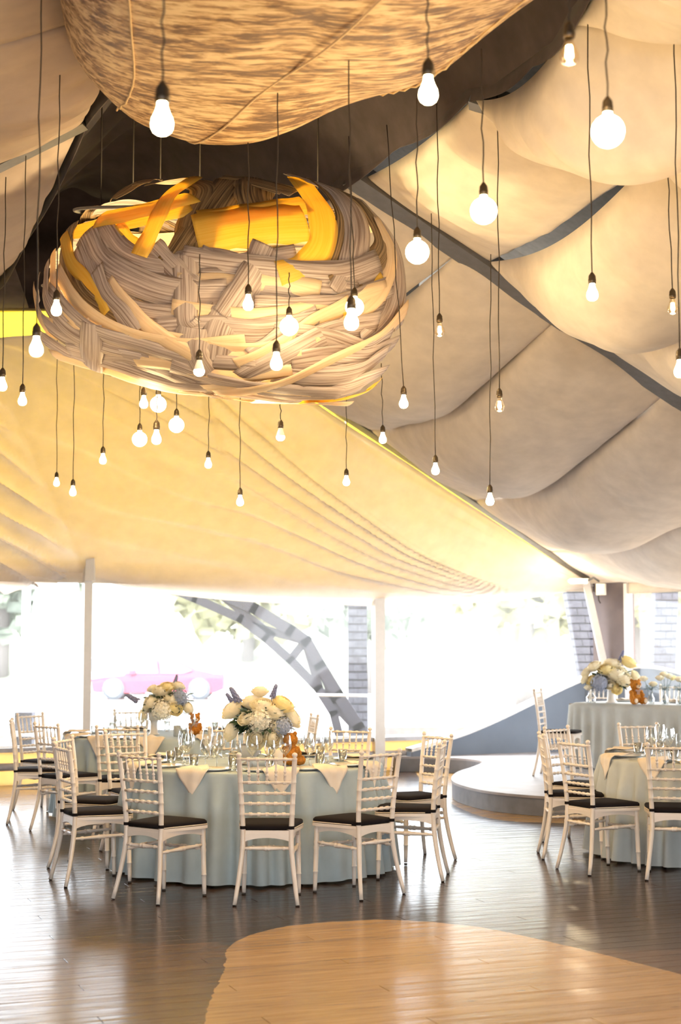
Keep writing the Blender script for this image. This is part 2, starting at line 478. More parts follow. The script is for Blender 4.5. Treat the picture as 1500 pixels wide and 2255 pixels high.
# ================================================================== SETTING
# ---- floor: boards run at ALPHA; near ones one by one, the far ones joined
ux, uy = cos(ALPHA), sin(ALPHA)
def fl(a, n): return (a * ux - n * uy, a * uy + n * ux)
slab = MB(); slab.box((0, 8.5, -.06), (26, 31, .06)); slab = slab.build('floor', M['gap']); tag(slab, kind='structure')
PW = .13
def board(mb, a0, a1, n0, n1):
    e = .0015; z = 0
    q = [(a0, n0), (a1, n0), (a1, n1), (a0, n1)]; i = [(a0 + e, n0 + e), (a1 - e, n0 + e), (a1 - e, n1 - e), (a0 + e, n1 - e)]
    v = [(*fl(*p), -.025) for p in q] + [(*fl(*p), z - .0012) for p in q] + [(*fl(*p), z) for p in i]
    f = [(0, 1, 5, 4), (1, 2, 6, 5), (2, 3, 7, 6), (3, 0, 4, 7), (4, 5, 9, 8), (5, 6, 10, 9), (6, 7, 11, 10), (7, 4, 8, 11), (8, 9, 10, 11)]
    mb.add(v, f, False)
far = MB()
row = -50
while row * PW < 24:
    n0 = row * PW; off = (row * 1.37) % 3.4
    a = -14 + off - 3.4
    while a < 16:
        x, y = fl(a + 1.7, n0)
        near = 5.6 < fl(a + 1.7, n0)[1] < 9.9 and abs(x) < 3.6
        if -5 < y < 23 and -11 < x < 12:
            if near:
                mb = MB(); board(mb, a, a + 3.397, n0, n0 + PW - .0012); mb.build('floorboard', M['floor'], slab)
            else: board(far, a, a + 3.397, n0, n0 + PW - .0012)
        a += 3.4
    row += 1
fo = far.build('floorboards_beyond', M['floor'], slab); tag(fo, kind='stuff')

# ---- outer wall line (glazed back wall in two facets)
WA = Vector((-8.0, 15.89)); WB = Vector((3.46, 21.38)); WC = Vector((6.3, 16.5)); WD = Vector((8.2, 9)); WE = Vector((8.2, -4.5)); WF = Vector((-8.6, -4.5)); WG = Vector((-8.6, 15.6))
def zeave(p): return 2.42
def wall_pt(px, line=(WA, WB)):
    """plan point of the wall seen at column px"""
    k = (px - 750) / F * _c; a, b = line; d = b - a
    t = (k * a.y - a.x) / (d.x - k * d.y) if abs(d.x - k * d.y) > 1e-9 else 0
    for _ in range(3):
        pass
    return a + d * t
def facet(name, a, b, z0, z1, mat, th=.05, kind='structure'):
    mb = MB(); d = (b - a); L_ = d.length; m = (a + b) / 2
    mb.box((m.x, m.y, (z0 + z1) / 2), (L_, th, z1 - z0), atan2(d.y, d.x))
    return tag(mb.build(name, mat), kind=kind)
SILL = .40
wall_back = facet('wall_back', WA, WB, 0.0, SILL, M['skirt_y'], .03)
mb = MB(); a, b = WA, WB
nrm = Vector(((b - a).y, -(b - a).x)).normalized()          # towards the room
mb.tube([(a.x + nrm.x * .06, a.y + nrm.y * .06, .21), (b.x + nrm.x * .06, b.y + nrm.y * .06, .21)], .045, 10)
mb.build('skirt_rail', M['sill'], wall_back)
mb = MB(); mb.beam((a.x + nrm.x * .03, a.y + nrm.y * .03, SILL + .0), (b.x + nrm.x * .03, b.y + nrm.y * .03, SILL), .10, .05); mb.build('window_sill', M['sill'], wall_back)
tag(facet('wall_right', WC, WD, 0, 1.0, M['wallp']), kind='structure')
wr2 = facet('wall_right', WD, WE, 0, 6.5, M['wallp'], .1)
wl = facet('wall_left', WG, WF, 0, 6.5, M['wallp'], .1)
# rear wall with a wide opening to the daylight
wr = facet('wall_rear', WF + Vector((0, 0)), WE, 3.1, 6.5, M['wallp'], .1)
for x0, x1 in ((-8.6, -5.5), (5.2, 8.2)):
    m_ = MB(); m_.box(((x0 + x1) / 2, -4.5, 1.5), (x1 - x0, .1, 3.2)); m_.build('wall_panel', M['wallp'], wr)

def post(px, r=.055, z1=2.5, name='post', mat='white_post', line=(WA, WB), off=.07, parent=None):
    p = wall_pt(px, line); d = (line[1] - line[0]).normalized(); n = Vector((d.y, -d.x))
    mb = MB(); mb.box((p.x + n.x * off, p.y + n.y * off, z1 / 2), (r * 2, r * 2, z1), atan2(d.y, d.x))
    return mb.build(name, M[mat], parent)
# window panes between the posts
posts_px = [-260, 187, 828, 1297]
win_n = 0
def window(p0, p1, z0=SILL + .02, z1=2.36):
    global win_n
    win_n += 1
    w = empty('window_%d' % win_n, ((p0.x + p1.x) / 2, (p0.y + p1.y) / 2, z0), 0, kind='structure')
    d = (p1 - p0); L_ = d.length; rz = atan2(d.y, d.x)
    w.rotation_euler = (0, 0, rz)
    def fn(u, v):
        return Vector(((u - .5) * (L_ - .06), .012 * sin(u * 9 + v * 2) * sin(pi * v) + .01 * nz(u * 6, v * 3), v * (z1 - z0)))
    MB().grid(fn, 26, 10).build('pane', M['vinyl'], w)
    fr = MB()
    fr.box((0, 0, .012), (L_ - .05, .03, .03)); fr.box((0, 0, z1 - z0), (L_ - .05, .03, .03))
    fr.build('window_frame', M['white_post'], w)
    return w
P = [wall_pt(x) for x in posts_px]
P[-1] = WB.copy()
for i in range(3): window(P[i], P[i + 1])
window(WA, P[0])
def post_at(p, d, w, z1, name, mat, parent=None, off=.07, lab=None):
    n = Vector((d.y, -d.x)); mb = MB()
    mb.box((p.x + n.x * off, p.y + n.y * off, z1 / 2), (w, .10, z1), atan2(d.y, d.x))
    o = mb.build(name, M[mat], parent)
    return o
dB = (WB - WA).normalized()
for i, (p, w, h) in enumerate([(P[0], .1, 2.5), (P[1], .095, 2.62), (P[2], .14, 2.5)]):
    o = post_at(p, dB, w, h, 'post', 'white_post')
    if i == 1: left_post = o
    tag(o, ['white square post of the glazing, beyond the left edge', 'slim white post between the two left windows', 'wide white post right of the steel arch'][i], 'post')
# cap that gathers the lining on the left post
p = P[1]; mb = MB(); mb.box((p.x + .08, p.y - .16, 2.50), (.10, .09, .30)); mb.build('post_cap', M['white_post'], left_post)

# second facet of the glazing, right of the corner
dC = (WC - WB).normalized()
def q2(px): return wall_pt(px, (WB, WC))
c0, c1 = q2(1312), q2(1386)
col = MB(); col.prism([(WB.x + .02, WB.y - .05), (c1.x, c1.y), (c1.x + .1, c1.y + .12), (WB.x + .15, WB.y + .1)], 0, 2.46)
tag(col.build('wall_panel', M['column']), 'dark mauve brown wall panel in the corner behind the head table', 'wall panel')
o = post_at(q2(1391), dC, .06, 2.42, 'post', 'white_post', off=.05); tag(o, 'thin pale post at the right edge of the dark corner panel', 'post')
window(q2(1394), WC, .42)
lo = MB(); d = WC - WB; m2 = (q2(1394) + WC) / 2
lo.box((m2.x, m2.y, .21), ((WC - q2(1394)).length, .04, .42), atan2(d.y, d.x)); tag(lo.build('wall_back', M['sill']), kind='structure')
# slanted pale corner post
sp = MB(); s0 = atY(1332, 1470, 21.0); s1 = atY(1291, 1284, 21.0)
dd = (s0 - s1); s00 = s1 + dd * ((s1.z - .19) / (s1.z - s0.z))
sp.beam(s00, s1 + (s1 - s0) * .05, .09, .08, (0, 1, 0)); tag(sp.build('post', M['white_post']), 'slanted cream post at the corner of the glazing', 'post')
# header band above the windows
def header(a, b, z0, z1, mat, name='header_band', off=.05):
    d = (b - a).normalized(); n = Vector((d.y, -d.x)); L_ = (b - a).length
    def fn(u, v):
        p = a + d * (u * L_) + n * (off + .02 * sin(u * 40) * (1 - v)); return Vector((p.x, p.y, z0 + (z1 - z0) * v))
    return solid(MB().grid(fn, 60, 3).build(name, mat), .006)
hd = header(WA, WB, 2.33, 2.62, M['linen'], 'trim_1'); tag(hd, kind='structure')
hd = header(WB, WC, 2.44, 2.85, M['linen'], 'trim_2', .12); tag(hd, kind='structure')
hd = header(q2(1391), WC, 2.28, 2.46, M['linen'], 'trim_3', .06); tag(hd, kind='structure')

# ---- ring of the dark ceiling and rafters
P0 = Vector((-1.74, 15.9, 5.2)); P1 = Vector((.10, 12, 5.3)); P2 = Vector((.86, 9.8, 5.14)); P3 = Vector((1.25, 8, 4.9)); P4 = Vector((1.4, 4.5, 4.9))
E0 = Vector((3.46, 21.3, 2.50)); E1 = Vector((6.3, 16.5, 2.42)); E2 = Vector((7.9, 9, 2.4)); E3 = Vector((8.1, 2.5, 2.4)); E4 = Vector((8.1, -4, 2.4))
LA = Vector((-1.79, 10.4, 5.2)); LB = Vector((-3.30, 14.8, 5.2)); LC = Vector((-1.15, 8.0, 5.0)); LD = Vector((-1.2, 4.5, 5.0))
FA = Vector((-8.2, 11.5, 2.4)); FB = Vector((-8.4, 16.0, 2.4)); FC = Vector((-8.2, 7.0, 2.4)); FD = Vector((-8.2, -4, 2.4))

def swag_cell(A, B, C, D, sag, bulge, seed, mid=.5, wr=.02, nu=44, nv=30):
    """fabric billow hung between four tied corners: A-B upper tie, D-C lower tie"""
    nrm = (B - A).cross(D - A).normalized()
    if nrm.z > 0: nrm = -nrm
    def fn(u, v):
        p = A * ((1 - u) * (1 - v)) + B * (u * (1 - v)) + C * (u * v) + D * ((1 - u) * v)
        su = sin(pi * u)
        e = sag * su
        vv = v ** .75
        bl = bulge * (4 * vv * (1 - vv)) ** .62 * (max(su, 0) ** .85)
        bl *= 1 + .16 * cos(2 * pi * (u - mid) * 2)
        w = wr * (nz(u * 13 + seed, v * 2.2 + seed, seed) * 1.4 + .7 * sin(u * 34 + 5 * nz(u * 3, v * 2, seed)) * (1 - v) ** 2 * su) * (1.2 - v * .7)
        fold = .05 * bulge * sin((u * 2.4 + v * 1.1 + seed) * 6) * v * (1 - v) * 3
        w *= min(1, 6 * u, 6 * (1 - u), v * 9)
        return p + Vector((0, 0, -1)) * (e * .9 + bl * .75) + nrm * (bl * .6 + w + fold)
    return MB().grid(fn, nu, nv)
def lerp(a, b, t): return a + (b - a) * t
def bay(A0, A1, B0, B1, ta, tb, sags, bulges, name, label, seed, wr=.035, mat='swag'):
    """swags between rafter A (A0 ring - A1 eave) and rafter B; ta/tb positions of the ties"""
    e = empty(name, lerp(A0, B0, .5), label=label, cat='ceiling drape', group=None)
    base = e.location.copy()
    for i in range(len(ta) - 1):
        A = lerp(A0, A1, ta[i]) - base; B = lerp(B0, B1, tb[i]) - base
        C = lerp(B0, B1, tb[i + 1]) - base; D = lerp(A0, A1, ta[i + 1]) - base
        cell = swag_cell(A, B, C, D, sags[i], bulges[i], seed + i * 1.7, .5 + .1 * sin(seed + i), wr)
        o = cell.build('swag', M[mat], e); solid(o, .004)
    return e
tR0 = [0, .18, .40, .66, .87, 1.0]; tR1 = [0, .146, .293, .473, .70, 1.0]
bay(P0, E0, P1, E1, tR0, tR1, [.15, .22, .22, .18, .10], [.30, .36, .36, .34, .22], 'draped_ceiling', 'cream fabric swags between gable edge and first rafter, right of woven lantern', 1.3)
tR2 = [0, .16, .36, .60, .8, 1.0]; tR1b = [0.0, .17, .32, .50, .72, 1.0]
bay(P1 + Vector((.1, 0, 0)), E1, P2, E2, tR1b, tR2, [.06, .2, .2, .2, .10], [.16, .36, .36, .3, .2], 'draped_ceiling', 'cream fabric swags on the right, nearer side of the first rafter', 4.1)
bay(P2, E2, P3, E3, tR2, tR2, [.15, .2, .2, .2, .1], [.32, .36, .34, .3, .2], 'draped_ceiling', 'topmost tan fabric swags at the upper right corner', 7.7)
bay(P3, E3, P4, E4, tR2, tR2, [.15, .2, .2, .2, .1], [.32, .36, .34, .3, .2], 'draped_ceiling', 'cream fabric swags above the camera on the right side', 9.2)
tL = [0, .12, .24, .38, .62, 1.0]
bay(LB, FB, LA, FA, tL, tL, [.05, .08, .10, .12, .10], [.10, .13, .16, .2, .2], 'draped_ceiling', 'mauve brown fabric swags at the left edge, left of dark ceiling', 11.4, .03, 'swag_b')
bay(LA, FA, LC, FC, tL, tL, [.05, .08, .10, .12, .10], [.10, .13, .16, .2, .2], 'draped_ceiling', 'brown fabric swags in the top left corner', 13.9, .03, 'swag_b')
bay(LC, FC, LD, FD, tL, tL, [.05, .08, .10, .12, .10], [.10, .13, .16, .2, .2], 'draped_ceiling', 'fabric swags above the camera on the left side', 15.2, .03, 'swag_b')

def rafter(a, b, lab, w=.10):
    mb = MB(); mb.beam(a + Vector((0, 0, .03)), b + Vector((0, 0, .03)), w, .14)
    return tag(mb.build('rafter', M['rafter']), lab, 'rafter')
rafter(P1, E1, 'grey steel rafter showing between cream swags right of the lantern', .22)
rafter(P2, E2, 'grey steel rafter above the nearer right swags', .16)
rafter(P0, E0, 'grey steel rafter along the slope of the yellow gable', .12)
rafter(LA, FA, 'grey steel rafter over the left swags', .12)

# ---- dark ceiling fabric
def dark_fn(u, v):
    # u left to right, v from the gable (0) towards the camera (1)
    Lp = smooth_pts_L[int(v * 40)]; Rp = smooth_pts_R[int(v * 40)]
    p = lerp(Lp, Rp, u)
    arch = 1.15 * sin(pi * u) ** .8
    w = .07 * sin(v * 46 + 6 * nz(u * 2.5, v * 3) + u * 6) * (1 - .5 * u) + .09 * nz(u * 5, v * 8, 3)
    w *= min(1, 8 * u, 8 * (1 - u)); p = p + Vector((0, 0, arch + w))
    return p
Lpts = [Vector((-6.2, 15.9, 5.12)), Vector((-4.6, 15.6, 5.12)), LB, LA, LC, LD]
Lpts = [Vector((-3.9, 15.9, 5.12)), LB, LA, LC, LD]
Rpts = [P0, P1, P2, P3, P4]
smooth_pts_L = [lerp(Lpts[min(int(i / 10), 3)], Lpts[min(int(i / 10), 3) + 1], i / 10 - min(int(i / 10), 3)) for i in range(41)]
smooth_pts_R = [lerp(Rpts[min(int(i / 10), 3)], Rpts[min(int(i / 10), 3) + 1], i / 10 - min(int(i / 10), 3)) for i in range(41)]
ce = MB().grid(dark_fn, 60, 40).build('ceiling', M['dark']); tag(ce, kind='structure'); solid(ce, .01)
# dark hem hanging along the ring
for nm, pts, sgn in (('ceiling_hem', Rpts, 1), ('ceiling_hem', Lpts, -1)):
    pp = smooth_path(pts, 60)
    def fn(u, v, pp=pp, sgn=sgn):
        p = pp[min(60, int(round(u * 60)))]
        return p + Vector((-sgn * .04 * (1 - v), 0, -.02 - .06 * abs(sin(u * pi * 6)) * (1 - v) + .4 * v))
    solid(MB().grid(fn, 60, 5).build(nm, M['dark'], ce), .008)
# dark fabric drop left of the gable top
def fn(u, v):
    a = Vector((-3.2, 15.6, 5.05)); b = Vector((-9.0, 15.9, 5.0)); t = Vector((-3.2, 14.6, 5.4)); tt = Vector((-9, 14.5, 5.4))
    return lerp(lerp(a, b, u), lerp(t, tt, u), v)
solid(MB().grid(fn, 10, 4).build('ceiling_hem', M['dark'], ce), .01)

# ---- outer roof (keeps the daylight out above the linings)
rf = MB()
def tri(a, b, c): rf.add([a, b, c], [(0, 1, 2)], False)
up = Vector((0, 0, .55)); top1 = Vector((-.9, 15.0, 7.2)); top2 = Vector((0, 9, 7.2)); top3 = Vector((0, -4.6, 7.2))
o1, o2, o3, o4 = [e + Vector((.5, 0, .35)) for e in (E0 + Vector((.1, .35, 0)), E1, E2, Vector((8.4, -4.7, 2.4)))]
def quad(a, b, c, d): rf.add([a, b, c, d], [(0, 1, 2, 3)], False)
tri(top1, o1, o2); tri(top1, o2, top2); tri(top2, o2, o3); quad(top2, o3, o4, top3)
l1, l2, l3 = Vector((-9.7, 17, 6.6)), Vector((-9.7, 9, 6.6)), Vector((-9.7, -4.7, 6.6))
tri(top1, l2, l1); tri(top1, top2, l2); quad(top2, top3, l3, l2)
ro = rf.build('ceiling_roof', M['roof']); tag(ro, kind='structure'); solid(ro, .03)
rw = MB(); rw.add([(-9, -4.6, 2.8), (8.9, -4.6, 2.8), (0, -4.6, 7.2)], [(0, 1, 2)], False); o = rw.build('wall_rear_gable', M['wallp']); tag(o, kind='structure'); solid(o, .05)

# ---- yellow outer canvas of the gable and the white lining under it
def hipp(u, v, out):
    """u along the wall from left to the corner, v from eave 0 to the top 1"""
    a = WA + (WB - WA) * u
    base = Vector((a.x, a.y, 2.45)); t0 = Vector((-7.0, 15.4, 5.25)); topL = lerp(Vector((-9.0, 15.7, 5.15)), P0, min(1, u / .62)) if u < .62 else lerp(P0, E0, (u - .62) / .38)
    return lerp(base, topL, v)
def canvas_fn(u, v):
    p = hipp(u, v, 0); return p + Vector((.12, .38, .28))
oc = solid(MB().grid(canvas_fn, 40, 16).build('ceiling_canvas', M['canvas_y']), .004); tag(oc, kind='structure')
o = MB(); o.box((-4.4, 16.45, 6.6), (10.5, .05, 2.8)); o.box((-4.4, 15.4, 7.9), (11, 2.4, .05)); o.box((-9.65, 15.2, 5.0), (.05, 3.4, 5.9)); o.box((-9.3, 15.2, 1.8), (1.2, .05, 3.6)); o = o.build('wall_sky_block', M['roof']); tag(o, kind='structure')  # closing panels added to stop sky light leaking in around the gable peak
def fn(u, v):
    x = -8.5 + 9.0 * u; z = 5.12 + 2.3 * v
    return Vector((x, 16.05 - .35 * v + .10 * sin(v * 26 + 3 * nz(x * .5, v * 2) - x * 1.3) + .12 * nz(x * .8, v * 4, 8), z))
dd_ = MB().grid(fn, 90, 40).build('gable_curtain', M['dark']); solid(dd_, .01); tag(dd_, 'dark aubergine curtain closing the peak behind the woven lantern', 'drape')
def fn(u, v):
    a = lerp(Vector((-9, 16.1, 5.45)), P0 + Vector((.12, .38, .28)), u); return lerp(a, lerp(l1 + Vector((0, 0, 3.6)), top1, u), v)
# white lining
uP = [(x.x - WA.x) / (WB.x - WA.x) for x in P]
def lining(u, v):
    p = hipp(u, v, 0)
    d = dB
    n = Vector((nrm.x, nrm.y, 0))
    # droop between the posts, gathered at the posts
    s = 0
    for a, b in ((0, uP[0]), (uP[0], uP[1]), (uP[1], uP[3])):
        if a <= u <= b:
            t = (u - a) / (b - a); s = sin(pi * t) ** .75 if b == uP[1] else (4 * t * (1 - t)) ** .6 * (1.02 - .12 * t)
    deep = .36 if u > uP[1] else .22
    z = -deep * s * (1 - v) ** 3 * 1.0
    belly = .30 * sin(pi * min(1, v * 1.05)) ** .8 * (.4 + .6 * s)
    top = v ** 3
    # folds running from the top left to the right hand corner
    if u >= uP[1]:
        a = (u - uP[1]) / (1 - uP[1]); b = 1 - v
        c = 1 - (1 - b) / max(1e-3, (1 - a * .97)) ** 1.5
        c = max(c, -.6); ph = c * 30 + 2.5 * nz(a * 4, b * 3); am = .060 * (.35 + .65 * a ** .5) * min(1, v * 8) * max(0, min(1, (1 - a) * 2.2 - .12)) * (1 if c > -.6 else 0) * min(1, (c + .6) * 4)
    else:
        a = (uP[1] - u) / uP[1]; ph = (v * 1.0 - .0 + .55 * (1 - (1 - min(1, a * 2.2)) ** 2) * -1) * 42 + 2.2 * nz(a * 4, v * 3, 4); am = .085 * min(1, a * 16 + .1)
    w = am * (sin(ph) + .35 * sin(ph * 2.3 + 1)) + .035 * nz(u * 14, v * 8, 5)
    pull = 0
    for k in (1, 2):
        dd_ = abs(u - uP[k]) * 12; pull += .05 * math.exp(-(dd_ / .16) ** 2) * (1 if k == 1 else .5)
    p = p + n * (belly * .55 + w + pull * .4) + Vector((0, 0, z - belly * .45 - .10 * top * (1 if u < .62 else .9) + w * .5))
    if u < .62: p.z -= .28 * top
    return p
li = MB().grid(lining, 330, 90).build('gable_lining', M['drape']); tag(li, 'white translucent fabric lining glowing yellow over the back windows', 'drape')
solid(li, .002)

for k in (1, 2):
    mb = MB(); q0 = hipp(uP[k], 0, 0) + Vector((.06, .22, .10)); q1 = hipp(uP[k], 1, 0) + Vector((.08, .22, .06)); mb.beam(q0, q1, .09, .05)
    tag(mb.build('rafter', M['white_post']), 'pale pole showing through the gable lining above the ' + ('slim left post' if k == 1 else 'wide white post'), 'rafter')
# ---- corner lamp, speaker and bracket
def uplight(px, py, Y, label, rz=0):
    c = atY(px, py, Y)
    e = empty('floodlight', c, rz, label=label, cat='lamp')
    b = MB(); b.box((0, 0, 0), (.22, .12, .07)); b.build('housing', M['ledbase'], e)
    g = MB(); g.sphere((-.08, -.05, 0), .055, 12, 8, (1.3, .5, .55)); g.build('lamp_glass', M['bulb_white'], e)
    k = MB(); k.tube([(.1, 0, 0), (.2, .02, .05), (.28, .05, .0)], .015); k.build('bracket', M['rafter'], e)
    return e
uplight(1275, 1280, 20.6, 'small lit floodlight under the drape at the corner post')
ld = bpy.data.lights.new('corner_glow', 'POINT'); ld.energy = 3; ld.shadow_soft_size = .06; ld.color = (1, .8, .5)
lo_ = bpy.data.objects.new('corner_glow', ld); COL.objects.link(lo_); lo_.location = atY(1262, 1272, 20.3)
e = empty('speaker_box', atY(1324, 1298, 20.6), R(-20), label='small white loudspeaker box mounted on the dark corner panel', cat='loudspeaker')
b = MB(); b.box((0, 0, 0), (.12, .10, .15)); b.build('case', M['ledbase'], e)
b = MB(); b.box((0, -.052, 0), (.09, .006, .11)); b.build('grille', M['tent'], e)
b = MB(); b.tube([(-.05, .05, .05), (-.05, .08, -.14), (-.02, .05, -.18)], .008); b.build('cable', M['cord'], e)

# ---- stage
def spath(pts, n=60): return smooth_path([Vector((x, y, 0)) for x, y in pts], n)
stg_pts = [(3.6, 14.3), (2.6, 14.3), (1.92, 14.62), (1.45, 15.1), (1.22, 15.8), (1.17, 16.5), (1.30, 17.4), (1.55, 18.2), (1.72, 18.9), (1.62, 19.35), (1.35, 19.6), (1.05, 19.75), (.70, 19.80)]
sp_ = spath(stg_pts, 70)
poly = [(p.x, p.y) for p in sp_] + [(.65, 20.0), (2.35, 20.75), (3.35, 21.2), (6.1, 16.6), (6.3, 14.3)]
st = empty('stage', (3, 17, 0), label='low raised stage with a curved grey front edge on the right', cat='stage')
loc = [(x - 3, y - 17) for x, y in poly]
mb = MB(); mb.prism(loc, .165, .19); mb.build('deck', M['stage'], st)
mb = MB(); mb.prism([(x * .995, y * .995) for x, y in loc], 0.002, .165); mb.build('riser', M['riser'], st)

# ---- wave wall on the stage
wpx = [(905, 1656), (960, 1640), (1030, 1617), (1100, 1587), (1170, 1553), (1240, 1519), (1300, 1494), (1360, 1478), (1410, 1472), (1450, 1475), (1500, 1487), (1560, 1510), (1640, 1545)]
ww = empty('curved_wall', (2.4, 20.4, .19), label='blue-grey wave-shaped low wall with a white edge behind the head table', cat='partition')
front = []; 
for px, py in smooth_path([Vector((x, y, 0)) for x, y in wpx], 60) and [(p.x, p.y) for p in smooth_path([Vector((x, y, 0)) for x, y in wpx], 60)]:
    q = wall_pt(px) if px < 1290 else None
    if q is None:
        t = (px - 1290) / 350; qa = wall_pt(1290); q = Vector((qa.x + .4 * t * 3.2, qa.y - 1.6 * t))
        k = (px - 750) / F * _c; q = Vector((k * (qa.y - 1.1 * t), qa.y - 1.1 * t))
    q = q + Vector((nrm.x, nrm.y)) * .42
    Yq = q.y; t3 = atY(px, py, Yq)
    front.append(Vector((t3.x - 2.4, Yq - 20.4, max(.02, t3.z - .19))))
v = []; f = []
for p in front:
    for dx, z in ((0, 0), (0, p.z), (.12, p.z), (.12, 0)): v.append((p.x - nrm.x * dx, p.y - nrm.y * dx, z))
n_ = len(front)
for i in range(n_ - 1):
    for k in range(4):
        a = i * 4 + k; b_ = i * 4 + (k + 1) % 4; f.append((a, b_, b_ + 4, a + 4))
f += [(0, 1, 2, 3), tuple(4 * (n_ - 1) + k for k in (3, 2, 1, 0))]
mb = MB(); mb.add(v, f, False); mb.build('wall_body', M['wave'], ww)
mb = MB(); v = []; f = []
for p in front:
    for dx, z in ((-.03, p.z - .0), (-.03, p.z + .045), (.15, p.z + .045), (.15, p.z)): v.append((p.x - nrm.x * dx, p.y - nrm.y * dx, z))
for i in range(n_ - 1):
    for k in range(4):
        a = i * 4 + k; b_ = i * 4 + (k + 1) % 4; f.append((a, b_, b_ + 4, a + 4))
mb.add(v, f, False); mb.build('edge_cap', M['cap'], ww)

# ================================================================== OUTSIDE
gd = MB(); gd.box((0, 60, -.22), (160, 150, .1)); tag(gd.build('ground', M['ground']), kind='structure')
def hill_fn(u, v):
    x = -70 + 140 * u; y = 62 + 50 * v
    return Vector((x, y, -.3 + 9 * v ** .8 + 1.2 * min(1, v * 6) * nz(x * .06, y * .06) + 1.0 * v * sin(x * .05)))
tag(MB().grid(hill_fn, 60, 20).build('hill', M['hill']), kind='structure')
def tree(x, y, h, r, mat, label, seed):
    e = empty('tree', (x, y, -.15), label=label, cat='tree')
    t = MB(); t.tube([(0, 0, 0), (.1, 0, h * .35), (0, .1, h * .7)], [r * .09, r * .07, r * .04], 8); t.build('trunk', M['trunk'], e)
    c = MB(); rnd = random.Random(seed)
    for i in range(420):
        a = rnd.uniform(0, 2 * pi); b = rnd.uniform(-1, 1); q = rnd.random() ** .4 * r
        p = Vector((cos(a) * sqrt(1 - b * b) * q, sin(a) * sqrt(1 - b * b) * q, h * .62 + b * q * .62 * h / (2 * r) * 1.1))
        s = r * rnd.uniform(.10, .2)
        d1 = Vector((rnd.uniform(-1, 1), rnd.uniform(-1, 1), rnd.uniform(-1, 1))).normalized() * s
        d2 = d1.cross(Vector((rnd.uniform(-1, 1), rnd.uniform(-1, 1), rnd.uniform(-1, 1)))).normalized() * s
        c.add([p - d1, p - d2 * .7, p + d1, p + d2 * .7], [(0, 1, 2, 3)], False)
    o = c.build('foliage', mat, e); o['kind'] = 'stuff'
    return e
tree(5.2, 44, 6.5, 3.0, M['foliage'], 'pale yellow-green tree seen through the window left of the leaning pillar', 1)
tree(9.8, 52, 7.5, 3.6, M['foliage'], 'yellowish tree right behind the leaning pillar', 2)
tree(1.2, 56, 6.0, 3.0, M['foliage2'], 'grey-green tree above and behind the steel arch', 3)
tree(-4.0, 66, 6.5, 3.4, M['foliage'], 'faint tree behind the red car', 4)
tree(-14, 64, 7, 3.6, M['foliage2'], 'faint green tree at the left window', 5)
tree(17.5, 50, 7, 3.4, M['foliage'], 'yellow-green tree in the far right window', 6)

def car(x, y, rz, paint, label, L_=4.3, hh=1.25, z0=-.15):
    e = empty('car', (x, y, z0), rz, label=label, cat='car')
    prof = [(-.5, .30), (-.5, .55), (-.485, .68), (-.38, .74), (-.24, .80), (-.12, 1.0 * hh - .04), (.0, hh), (.14, hh - .02), (.30, .98), (.42, .86), (.49, .84), (.5, .70), (.5, .34), (.44, .22), (-.44, .22)]
    pr = [(a * L_, b) for a, b in prof]
    v = []; W_ = 1.7; n = len(pr)
    for s_, k in ((-.5, .92), (-.46, 1.0), (.46, 1.0), (.5, .92)):
        for a, b in pr:
            tuck = .16 * max(0, (b - .75)) / .5
            v.append((a * (.985 if abs(s_) == .5 else 1), (s_ - (tuck if s_ > 0 else -tuck)) * W_, b * (1 if abs(s_) != .5 else .97)))
    f = [tuple(range(n)), tuple(range(4 * n - 1, 3 * n - 1, -1))]
    for r in range(3):
        for i in range(n): f.append((r * n + i, (r + 1) * n + i, (r + 1) * n + (i + 1) % n, r * n + (i + 1) % n))
    MB().add(v, f, False).build('body', paint, e)
    for s_ in (-1, 1):
        g = MB(); yy = s_ * W_ * .44
        w = [(-.22, .82), (-.11, hh - .10), (.0, hh - .06), (.02, .82)]
        w2 = [(.035, .82), (.02, hh - .06), (.14, hh - .09), (.27, .93), (.2, .82)]
        for q in (w, w2):
            m_ = len(q)
            g.add([(a * L_, yy + s_ * (.03 - .25 * (b - .82)), b) for a, b in q] + [(a * L_, yy + s_ * (.075 - .25 * (b - .82)), b) for a, b in q], [tuple(range(m_)), tuple(range(m_, 2 * m_))] + [(i, (i + 1) % m_, m_ + (i + 1) % m_, m_ + i) for i in range(m_)], False)
        g.build('side_window', M['carglass'], e)
        for wx in (-.31, .32):
            t = MB(); t.tube([(wx * L_, s_ * (W_ / 2 - .18), .32), (wx * L_, s_ * (W_ / 2 + .05), .34)], .36, 20); o = t.build('wheel', M['tyre'], e)
            t = MB(); t.tube([(wx * L_, s_ * (W_ / 2 - .02), .32), (wx * L_, s_ * (W_ / 2 + .07), .34)], .25, 16); t.build('rim', M['hub'], o)
    m_ = MB(); m_.box((-.17 * L_, -W_ * .53, .86), (.16, .16, .12)); m_.box((-.17 * L_, W_ * .53, .86), (.16, .16, .12)); m_.build('door_mirror', paint, e)
    return e
car(-5.97, 51, 0, M['red'], 'red car parked outside beyond the flower arrangements', 4.4, 1.30)
car(-8.6, 56, 0, M['silver'], 'silver-blue car parked behind the red one', 4.2, 1.35)

